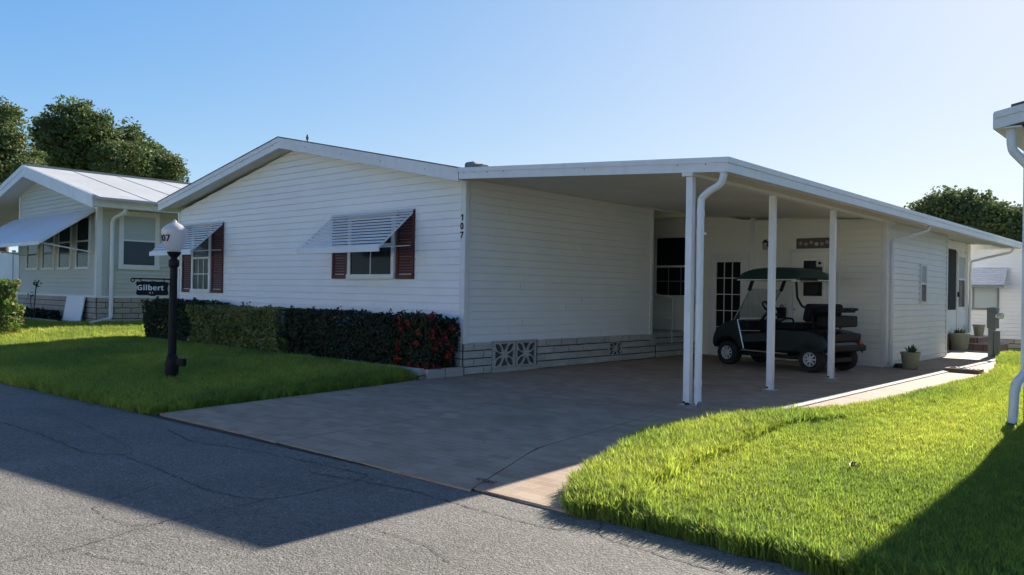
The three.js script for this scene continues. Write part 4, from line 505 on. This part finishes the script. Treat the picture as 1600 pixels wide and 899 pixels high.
// ---------------------------------------------------------------- pots, meter, tray, bird, small litter
{
  const potted = (label, x, y, z, h, r0, r1, nl, lh, col) => { const p = thing('plant_pot', label, 'plant pot', [x, y, z], 0, 'planters by the back room'); obj('pot', new THREE.LatheGeometry([[0, 0], [r0, 0], [r1, h * 0.86], [r1 + 0.012, h * 0.87], [r1 + 0.014, h], [r1 - 0.012, h], [r1 - 0.02, h * 0.9], [0, h * 0.9]].map(([r, v]) => new THREE.Vector2(r, v)), 24), M.pot, p); obj('soil', new THREE.CylinderGeometry(r1 - 0.02, r1 - 0.02, 0.01, 20).translate(0, h * 0.91, 0), M.soil, p); const L = []; for (let i = 0; i < nl; i++) { const a = rr(0, 6.28), t = rr(0.1, 0.9), d = V(Math.cos(a) * t, 1, Math.sin(a) * t).normalize(), s = lh * rr(0.6, 1.1), b = V(Math.cos(a) * r1 * 0.5 * rnd(), h * 0.9, Math.sin(a) * r1 * 0.5 * rnd()), pr = V(-Math.sin(a), 0, Math.cos(a)).multiplyScalar(0.012); const e = b.clone().addScaledVector(d, s); e.y -= s * t * 0.3; const m = b.clone().addScaledVector(d, s * 0.55); L.push(hull([b.clone().add(pr).toArray(), b.clone().sub(pr).toArray(), m.clone().sub(pr).toArray(), m.clone().add(pr).toArray(), e.toArray()], [[0, 1, 2, 3], [3, 2, 4]])); } if (nl) obj('leaves', L, phys(col, 0.6, { transmission: 0.25, thickness: 0 }), p); return p; };
  potted('olive plant pot with spiky leaves beside the back room wall', 4.16, 0.0, -6.86, 0.3, 0.125, 0.15, 40, 0.2, [0.06, 0.09, 0.045]);
  potted('wide olive planter with low foliage beside the red brick steps', 3.42, 0.006, -13.45, 0.42, 0.18, 0.23, 60, 0.18, [0.06, 0.1, 0.03]);
  potted('small empty olive pot standing on the upper brick step', 3.6, 0.335, -14.6, 0.28, 0.1, 0.13, 0, 0, [0, 0, 0]);
  const c = thing('coiled_hose', 'dark coiled hose on the slab beside the potted plant', 'hose', [3.95, 0.0, -7.0]); obj('coil', [0, 1, 2].map((k) => new THREE.TorusGeometry(0.1 - k * 0.012, 0.014, 6, 22).rotateX(Math.PI / 2).translate(0, 0.014 + k * 0.024, 0)), mat([0.03, 0.025, 0.02], 0.7), c);
  const m = thing('meter_pedestal', 'grey electric meter pedestal on posts at the walkway end', 'meter', [4.47, 0, -11.74], -0.3);
  obj('post', rb(-0.085, 0.03, -0.1, 0.66, -0.05, 0.05, 0.006), M.greyBox, m); obj('post', rb(0.036, 0.13, -0.1, 0.56, -0.04, 0.04, 0.006), M.greyBox, m); obj('post_cap', bb(0.03, 0.136, 0.56, 0.575, -0.046, 0.046), M.stone, m); obj('cabinet', rb(-0.1, 0.085, 0.62, 1.06, -0.08, 0.08, 0.01), M.greyBox, m); obj('cabinet_lid', bb(-0.107, 0.092, 1.06, 1.075, -0.087, 0.087), M.stone, m);
  const mt = part('meter', m); obj('ring', new THREE.CylinderGeometry(0.078, 0.078, 0.03, 24).rotateZ(Math.PI / 2).translate(0.1, 0.9, 0), M.chrome, mt); obj('dome', new THREE.CylinderGeometry(0.066, 0.07, 0.08, 24).rotateZ(-Math.PI / 2).translate(0.155, 0.9, 0), phys([0.6, 0.63, 0.62], 0.1, { clearcoat: 1 }), mt);
  const t = thing('stone_tray', 'low wooden tray of pale stones at the walkway edge', 'tray', [4.98, 0.0, -6.95], -0.05); obj('side', [bb(-0.26, 0.26, 0, 0.07, 0.12, 0.15), bb(-0.26, 0.26, 0, 0.07, -0.15, -0.12), bb(-0.26, -0.23, 0, 0.07, -0.12, 0.12), bb(0.23, 0.26, 0, 0.07, -0.12, 0.12), bb(-0.23, 0.23, 0, 0.03, -0.12, 0.12)], M.wood, t); for (let i = 0; i < 26; i++) { const s = rr(0.022, 0.04), g = new THREE.IcosahedronGeometry(s, 1); const o = obj('stone', g, i % 3 ? M.stone : M.greyBox, t); o.position.set(rr(-0.2, 0.2), 0.045 + rr(0, 0.025), rr(-0.1, 0.1)); o.scale.set(1.2, 0.7, 1); o.rotation.y = rr(0, 6); }
  { const g = new THREE.IcosahedronGeometry(0.05, 2), p = g.attributes.position; for (let i = 0; i < p.count; i++) { const k = 1 + 0.35 * (vnoise(p.getX(i) * 60 + 9, p.getZ(i) * 60 + p.getY(i) * 40 + 9) - 0.5); p.setXYZ(i, p.getX(i) * k * 1.7, p.getY(i) * k * 0.6, p.getZ(i) * k); } g.computeVertexNormals(); const o = tag(obj('white_rock', g, mat([0.62, 0.6, 0.62], 0.9), scene), 'small white rock at the start of the walkway curb', 'rock'); o.position.set(4.8, 0.03, 0.62); }
  const lf = thing('leaf_litter', 'clump of dry brown leaves lying on the mown grass', 'leaves', [6.38, lawnY(6.38, 2.43) + 0.055, 2.43]); { const L = []; for (let i = 0; i < 18; i++) L.push({ p: V(rr(-0.045, 0.045), rr(0, 0.03), rr(-0.035, 0.035)), n: randDir().add(V(0, 0.8, 0)), s: rr(0.02, 0.04), c: jit([0.16, 0.09, 0.07], 0.3), k: 0.3 }); obj('leaf', leaves(L), LM.hedge, lf, true); }
  const dv = thing('leaf_litter', 'dark clump of dead leaves on the driveway joint near the road', 'leaves', [4.56, driveY(4.3) + 0.006, 4.28]); { const L = []; for (let i = 0; i < 34; i++) L.push({ p: V(rr(-0.075, 0.075), rr(0, 0.008), rr(-0.025, 0.025)), n: randDir().multiplyScalar(0.4).add(V(0, 1.5, 0)), s: rr(0.015, 0.03), c: jit([0.08, 0.065, 0.045], 0.3), k: 0.3 }); obj('leaf', leaves(L), LM.hedge, dv, true); }
  const b = thing('bird', 'small brown dove perched on the house roof edge', 'bird', [-3.62, 3.775, 0.3], -0.6); b.scale.setScalar(0.62);
  const prof = [[0, -0.09], [0.02, -0.085], [0.034, -0.05], [0.04, -0.01], [0.036, 0.025], [0.024, 0.05], [0.019, 0.06], [0.023, 0.078], [0.02, 0.095], [0, 0.105]].map(([r, y]) => new THREE.Vector2(r, y));
  obj('body', [new THREE.LatheGeometry(prof, 14).rotateZ(-0.8).translate(0, 0.1, 0), hull([[-0.03, 0.045, -0.016], [-0.03, 0.045, 0.016], [-0.13, -0.015, 0.02], [-0.13, -0.015, -0.02], [-0.03, 0.035, -0.014], [-0.03, 0.035, 0.014], [-0.128, -0.022, 0.018], [-0.128, -0.022, -0.018]], BOXF), new THREE.ConeGeometry(0.007, 0.025, 6).rotateZ(-Math.PI / 2).translate(0.072, 0.178, 0), rod([0.0, 0.0, 0.012], [0.0, 0.05, 0.012], 0.003, 0.003, 5), rod([0.0, 0.0, -0.012], [0.0, 0.05, -0.012], 0.003, 0.003, 5)], mat([0.16, 0.11, 0.09], 0.9), b);
}

// ---------------------------------------------------------------- neighbour on the left
{
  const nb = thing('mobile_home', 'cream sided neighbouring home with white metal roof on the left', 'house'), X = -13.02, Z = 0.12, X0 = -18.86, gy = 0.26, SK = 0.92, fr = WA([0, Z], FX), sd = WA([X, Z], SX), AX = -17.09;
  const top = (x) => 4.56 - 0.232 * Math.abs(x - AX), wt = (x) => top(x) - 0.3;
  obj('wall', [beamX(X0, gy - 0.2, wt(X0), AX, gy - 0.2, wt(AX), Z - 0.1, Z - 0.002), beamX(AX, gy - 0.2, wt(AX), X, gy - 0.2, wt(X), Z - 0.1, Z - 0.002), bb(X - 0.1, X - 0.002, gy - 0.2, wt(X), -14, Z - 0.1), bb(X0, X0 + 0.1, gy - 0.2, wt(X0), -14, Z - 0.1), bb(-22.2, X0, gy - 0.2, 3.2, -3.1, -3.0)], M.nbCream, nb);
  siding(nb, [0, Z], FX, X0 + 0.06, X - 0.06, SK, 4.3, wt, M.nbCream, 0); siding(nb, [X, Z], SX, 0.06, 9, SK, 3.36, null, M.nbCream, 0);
  obj('corner_trim', [fr.box(X - 0.1, X + 0.024, SK, wt(X), -0.002, 0.03), sd.box(-0.002, 0.1, SK, 3.32, -0.002, 0.03)], M.trim, nb); obj('corner_trim', fr.box(X0 - 0.02, X0 + 0.09, SK, wt(X0), -0.002, 0.03), M.trim, nb);
  obj('skirt_base', [fr.box(X0, X, gy - 0.3, SK, -0.02, 0.0), sd.box(0, 9, gy - 0.3, SK, -0.02, 0.0)], M.mortar, nb); bricks(nb, [X, Z], SX, 0, 5.2, gy - 0.04, 5, 0.14, 0.42, tanBrick, 0.03); bricks(nb, [0, Z], FX, X0, X, gy - 0.04, 5, 0.14, 0.42, tanBrick, 0.03);
  obj('skirt_cap', [fr.box(X0, X + 0.03, SK - 0.02, SK + 0.03, 0, 0.035), sd.box(0, 9, SK - 0.02, SK + 0.03, 0, 0.035)], M.trim, nb);
  const zf = 0.62, XL = -22.3, XR = -12.08; // roof
  obj('soffit', [beamX(XL, top(XL) - 0.3, top(XL) - 0.06, AX, 4.26, 4.5, -14.4, zf - 0.03), beamX(AX, 4.26, 4.5, XR - 0.03, top(XR - 0.03) - 0.25, top(XR - 0.03) - 0.09, -14.4, zf - 0.04)], M.soffit, nb);
  const rk = (a, b) => { obj('rake_fascia', beamX(a, top(a) - 0.32, top(a) - 0.14, b, top(b) - 0.32, top(b) - 0.14, zf - 0.03, zf), M.metalWhite, nb); obj('rake_fascia', beamX(a, top(a) - 0.145, top(a), b, top(b) - 0.145, top(b), zf - 0.03, zf + 0.016), M.metalWhite, nb); }; rk(XL, AX); rk(AX, XR);
  for (let k = 0; k < 12; k++) { const z1 = zf - 0.03 - k * 1.25, z0 = z1 - 1.247; obj('roof_panel', beamX(AX, 4.5, 4.555, XR + 0.3, top(XR + 0.3) - 0.06, top(XR + 0.3) - 0.004, z0, z1), M.roofWhite, nb); obj('roof_panel', beamX(XL, top(XL) - 0.06, top(XL) - 0.004, AX, top(AX) - 0.06, 4.555, z0, z1), M.roofWhite, nb); obj('roof_seam', beamX(AX, 4.556, 4.566, XR + 0.3, top(XR + 0.3) - 0.003, top(XR + 0.3) + 0.007, z1 - 0.02, z1), M.roofWhite, nb); }
  obj('ridge_cap', bb(AX - 0.08, AX + 0.08, 4.54, 4.6, -14.4, zf - 0.04), M.greyBox, nb);
  obj('gutter', [bb(XR - 0.02, XR, top(XR) - 0.28, top(XR) - 0.08, -14.4, zf - 0.035), bb(XR - 0.2, XR - 0.02, top(XR) - 0.28, top(XR) - 0.26, -14.4, zf - 0.035), bb(XR - 0.3, XR + 0.012, top(XR) - 0.082, top(XR) - 0.062, -14.4, zf - 0.035)], M.metalWhite, nb);
  obj('eave_wall', sd.box(0, 9, 3.3, 3.34, -0.0, 0.7), M.soffit, nb);
  obj('downspout', [tube([[XR - 0.12, 3.15, -0.2], [XR - 0.14, 3.02, -0.2], [X + 0.3, 2.95, -0.2], [X + 0.08, 2.86, -0.2], [X + 0.07, 2.7, -0.2], [X + 0.07, 1.5, -0.2], [X + 0.07, 0.45, -0.2], [X + 0.1, 0.37, -0.15], [X + 0.4, 0.3, 0.3], [X + 0.9, 0.28, 0.65]], 0.05, 80, 12)], M.metalWhite, nb);
  windowOn(nb, [X, Z], SX, 0.5, 1.55, 1.64, 3.14, { fw: 0.12, out: 0.05, upper: M.blind, pane: mat([0.07, 0.085, 0.1], 0.15) });
  for (const [a, b] of [[-18.1, -17.16], [-16.84, -15.9], [-15.6, -14.68], [-14.34, -13.44]]) windowOn(nb, [0, Z], FX, a, b, 1.62, 3.0, { fw: 0.06, out: 0.05, railAt: 0.53 });
  const A = part('awning', nb), ax0 = -19.4, ax1 = -13.15; for (let k = 0; k < 12; k++) { const a = ax0 + (ax1 - ax0) * k / 12, b = ax0 + (ax1 - ax0) * (k + 1) / 12 - 0.004; obj('awning_panel', hull([[a, 2.26, 1.42], [b, 2.26, 1.42], [b, 3.15, Z + 0.02], [a, 3.15, Z + 0.02], [a, 2.24, 1.4], [b, 2.24, 1.4], [b, 3.13, Z + 0.02], [a, 3.13, Z + 0.02]], BOXF), M.metalWhite, A); }
  obj('valance', bb(ax0, ax1 + 0.01, 2.17, 2.26, 1.42, 1.435), M.metalWhite, A); obj('side_rib', hull([[ax1, 2.26, 1.42], [ax1 + 0.02, 2.26, 1.42], [ax1 + 0.02, 3.16, Z + 0.02], [ax1, 3.16, Z + 0.02], [ax1, 2.19, 1.42], [ax1 + 0.02, 2.19, 1.42], [ax1 + 0.02, 3.09, Z + 0.02], [ax1, 3.09, Z + 0.02]], BOXF), M.metalWhite, A);
  for (const x of [-18.3, -13.3]) obj('arm', rod([x, 2.05, Z + 0.02], [x, 2.24, 1.4], 0.018), M.metalWhite, A);
  const pn = obj('access_panel', rb(-0.6, 0.6, 0, 0.66, -0.015, 0.015, 0.006), M.siding, scene); tag(pn, 'pale board leaning against the neighbouring brick skirting', 'board'); pn.position.set(-14.1, gy + 0.0, 0.32); pn.rotation.x = -0.16;
  const e = thing('garden_curb', 'low pale curb around the neighbouring planting bed', 'edging'); for (let k = 0; k < 9; k++) { const m = obj('edging_block', rb(-0.3, 0.3, -0.1, 0.14, -0.07, 0.07, 0.015), M.concrete, e); m.position.set(-18.4 + k * 0.62, 0.2, 1.05 + rr(-0.01, 0.01)); } for (let k = 0; k < 4; k++) { const m = obj('edging_block', rb(-0.07, 0.07, -0.1, 0.1, -0.3, 0.3, 0.015), M.concrete, e); m.position.set(-12.75, 0.25, -2.0 + k * 0.62 + 0.05); }
  struct(obj('flower_bed', bb(-18.7, -13.2, 0, 0.24, Z, 1.0), M.soil));
  hedge('low_shrub', 'low dark shrubs in the bed under the neighbouring windows', -18.3, -14.9, 0.3, 0.9, 0.22, 0.5, 4000, 0.07, dk, 'shrub');
  const sp = thing('bare_plant', 'thin bare stemmed plant in the neighbouring bed', 'plant', [-15.6, 0.25, 0.75]); obj('stem', [tube([[0, 0, 0], [0.1, 0.4, 0], [0.25, 0.85, 0.02], [0.3, 1.0, 0.02]], 0.014, 20, 6), tube([[0.14, 0.5, 0], [0.3, 0.75, 0.05], [0.5, 0.98, 0.05]], 0.01, 14, 6), tube([[0.05, 0.2, 0], [-0.12, 0.45, 0.02], [-0.1, 0.7, 0.03]], 0.01, 14, 6)], M.bark, sp); { const L = []; for (let i = 0; i < 26; i++) { const k = [V(0.3, 1, 0.02), V(0.5, 0.98, 0.05), V(-0.1, 0.7, 0.03)][i % 3]; L.push({ p: k.clone().add(randDir().multiplyScalar(0.07)), n: randDir(), s: rr(0.06, 0.1), c: jit([0.03, 0.05, 0.02]), k: 0.3 }); } obj('leaf', leaves(L), LM.hedge, sp, true); }
  const fn = thing('panel_fence', 'white panel fence beyond the left neighbouring home', 'fence'); for (let k = 0; k < 5; k++) { obj('panel', bb(-26.4 + k * 1.55, -24.95 + k * 1.55, 0.25, 2.25, -0.62, -0.58), M.metalWhite, fn); obj('post', rb(-24.95 + k * 1.55, -24.85 + k * 1.55, 0.1, 2.32, -0.65, -0.55, 0.01), M.metalWhite, fn); }
}
hedge('croton_bush', 'sunlit leafy green bush at the left edge of the picture', -11.6, -10.8, 2.55, 3.45, 0.05, 1.28, 5200, 0.1, [[0.2, 0.32, 0.06], [0.26, 0.36, 0.07], [0.15, 0.25, 0.05], [0.3, 0.22, 0.08]], 'bush', 0.36, 0.2).children.find((c) => c.name === 'foliage').material = leafMat([1, 1, 1], 0.6, 0.5);

// ---------------------------------------------------------------- neighbour on the right and house at the back
{
  const rn = thing('mobile_home', 'white neighbouring home cut off by the right edge of the picture', 'house'), X = 6.86, Z = -0.8, XE = 14.2, AX = 10.5, fr = WA([0, Z], FX), sd = WA([X, Z], [0, 1]);
  const top = (x) => 3.03 + 0.19 * (x < AX ? x - 6.66 : 2 * AX - 6.66 - x);
  obj('wall', [beamX(X, 0.05, top(X) - 0.12, AX, 0.05, top(AX) - 0.12, Z - 0.12, Z - 0.002), beamX(AX, 0.05, top(AX) - 0.12, XE, 0.05, top(XE) - 0.12, Z - 0.12, Z - 0.002), bb(X, X + 0.1, 0.05, top(X) - 0.15, -12, Z - 0.12), bb(XE - 0.1, XE, 0.05, top(XE) - 0.15, -12, Z - 0.12), bb(X, XE, 0.05, 2.8, -12.1, -12)], M.siding, rn);
  siding(rn, [0, Z], FX, X + 0.07, XE - 0.07, 0.42, 3.7, (x) => top(x) - 0.14, M.siding, 0); obj('corner_trim', fr.box(X - 0.02, X + 0.075, 0.4, top(X) - 0.16, -0.002, 0.029), M.trim, rn);
  obj('skirt_base', fr.box(X, XE, -0.15, 0.41, -0.03, -0.001), M.mortar, rn); bricks(rn, [0, Z], FX, X, XE, -0.04, 3, 0.15, 0.41, greyBrick, 0.035);
  obj('roof', [beamX(6.66, 2.9, 3.01, AX, top(AX) - 0.13, top(AX) - 0.02, -12.4, -0.53), beamX(AX, top(AX) - 0.13, top(AX) - 0.02, 14.34, 2.9, 3.01, -12.4, -0.53)], M.roofWhite, rn);
  for (const [a, b] of [[6.66, AX], [AX, 14.34]]) { obj('rake_fascia', beamX(a, top(a) - 0.16, top(a) - 0.06, b, top(b) - 0.16, top(b) - 0.06, -0.53, -0.5), M.metalWhite, rn); obj('rake_fascia', beamX(a === 6.66 ? a - 0.02 : a, top(a) - 0.065, top(a), b, top(b) - 0.065, top(b), -0.53, -0.484), M.metalWhite, rn); }
  obj('shingles', [beamX(6.78, top(6.78), top(6.78) + 0.03, AX, top(AX), top(AX) + 0.03, -12.4, -0.49)], M.shingle, rn);
  obj('gutter', [bb(6.63, 6.66, 2.87, 3.02, -12.4, -0.5), bb(6.66, 6.86, 2.87, 2.885, -12.4, -0.53)], M.metalWhite, rn);
  obj('downspout', tube([[6.76, 2.88, -0.62], [6.765, 2.74, -0.62], [6.78, 2.66, -0.63], [6.94, 2.46, -0.7], [7.01, 2.36, -0.74], [7.02, 2.25, -0.745], [7.02, 1.4, -0.745], [7.02, 0.78, -0.745], [6.98, 0.66, -0.73], [6.84, 0.46, -0.62], [6.82, 0.34, -0.6], [6.815, 0.15, -0.585], [6.81, 0.06, -0.56]], 0.042, 120, 12), M.metalWhite, rn); obj('drain_mouth', new THREE.CylinderGeometry(0.047, 0.047, 0.05, 16).rotateX(0.6).translate(6.81, 0.05, -0.55), M.black, rn);
  const bk = thing('mobile_home', 'white sided home with a louvred awning behind the meter pedestal', 'house'), z = -19.0;
  obj('wall', [bb(-2, 11, -0.3, 2.75, z - 4, z - 0.002)], M.siding, bk); siding(bk, [0, z], FX, -1.9, 10.9, 0.1, 2.72, null, M.siding, 0); obj('roof', [beamX(-2.3, 2.75, 2.87, 11.3, 2.75, 2.87, z - 4.3, z + 0.3)], M.metalWhite, bk);
  obj('skirt_base', bb(-2, 11, -0.4, 0.1, z - 0.05, z - 0.001), M.mortar, bk); bricks(bk, [0, z], FX, 1.5, 8, -0.3, 3, 0.135, 0.42, tanBrick, 0.03);
  windowOn(bk, [0, z], FX, 2.5, 3.2, 0.95, 1.9, { fw: 0.05, out: 0.05, rail: false, pane: M.blind, frame: M.greyBox });
  const A = part('awning', bk); for (let k = 0; k < 9; k++) obj('slat', hull([[2.3, 2.2 - k * 0.06 - 0.05, z + 0.1 + k * 0.06], [3.42, 2.2 - k * 0.06 - 0.05, z + 0.1 + k * 0.06], [3.42, 2.2 - k * 0.06, z + 0.03 + k * 0.06], [2.3, 2.2 - k * 0.06, z + 0.03 + k * 0.06], [2.3, 2.19 - k * 0.06 - 0.05, z + 0.09 + k * 0.06], [3.42, 2.19 - k * 0.06 - 0.05, z + 0.09 + k * 0.06], [3.42, 2.19 - k * 0.06, z + 0.02 + k * 0.06], [2.3, 2.19 - k * 0.06, z + 0.02 + k * 0.06]], BOXF), M.metalWhite, A);
  obj('valance', bb(2.28, 3.44, 1.6, 1.68, z + 0.62, z + 0.635), M.greyBox, A);
}
// ---------------------------------------------------------------- homes across the street, mirrored in the front windows
for (const [x0, x1, label] of [[-16, -4.5, 'white sunlit home across the street mirrored in the left window'], [0.5, 13, 'white sunlit home across the street facing the carport']]) {
  const h = thing('mobile_home', label, 'house'), z = 19, ax = (x0 + x1) / 2, top = (x) => 3.9 - 0.2 * Math.abs(x - ax);
  obj('wall', [beamX(x0, -0.1, top(x0) - 0.15, ax, -0.1, 3.75, z, z + 9), beamX(ax, -0.1, 3.75, x1, -0.1, top(x1) - 0.15, z, z + 9)], M.siding, h);
  obj('roof', [beamX(x0 - 0.35, top(x0 - 0.35) - 0.14, top(x0 - 0.35), ax, 3.76, 3.9, z - 0.35, z + 9.3), beamX(ax, 3.76, 3.9, x1 + 0.35, top(x1 + 0.35) - 0.14, top(x1 + 0.35), z - 0.35, z + 9.3)], M.roofWhite, h);
  for (const k of [0.22, 0.72]) { const x = x0 + (x1 - x0) * k; obj('window', bb(x - 0.8, x + 0.8, 1.2, 2.4, z - 0.04, z - 0.002), M.glass, h); }
}
renderer.render(scene, camera);
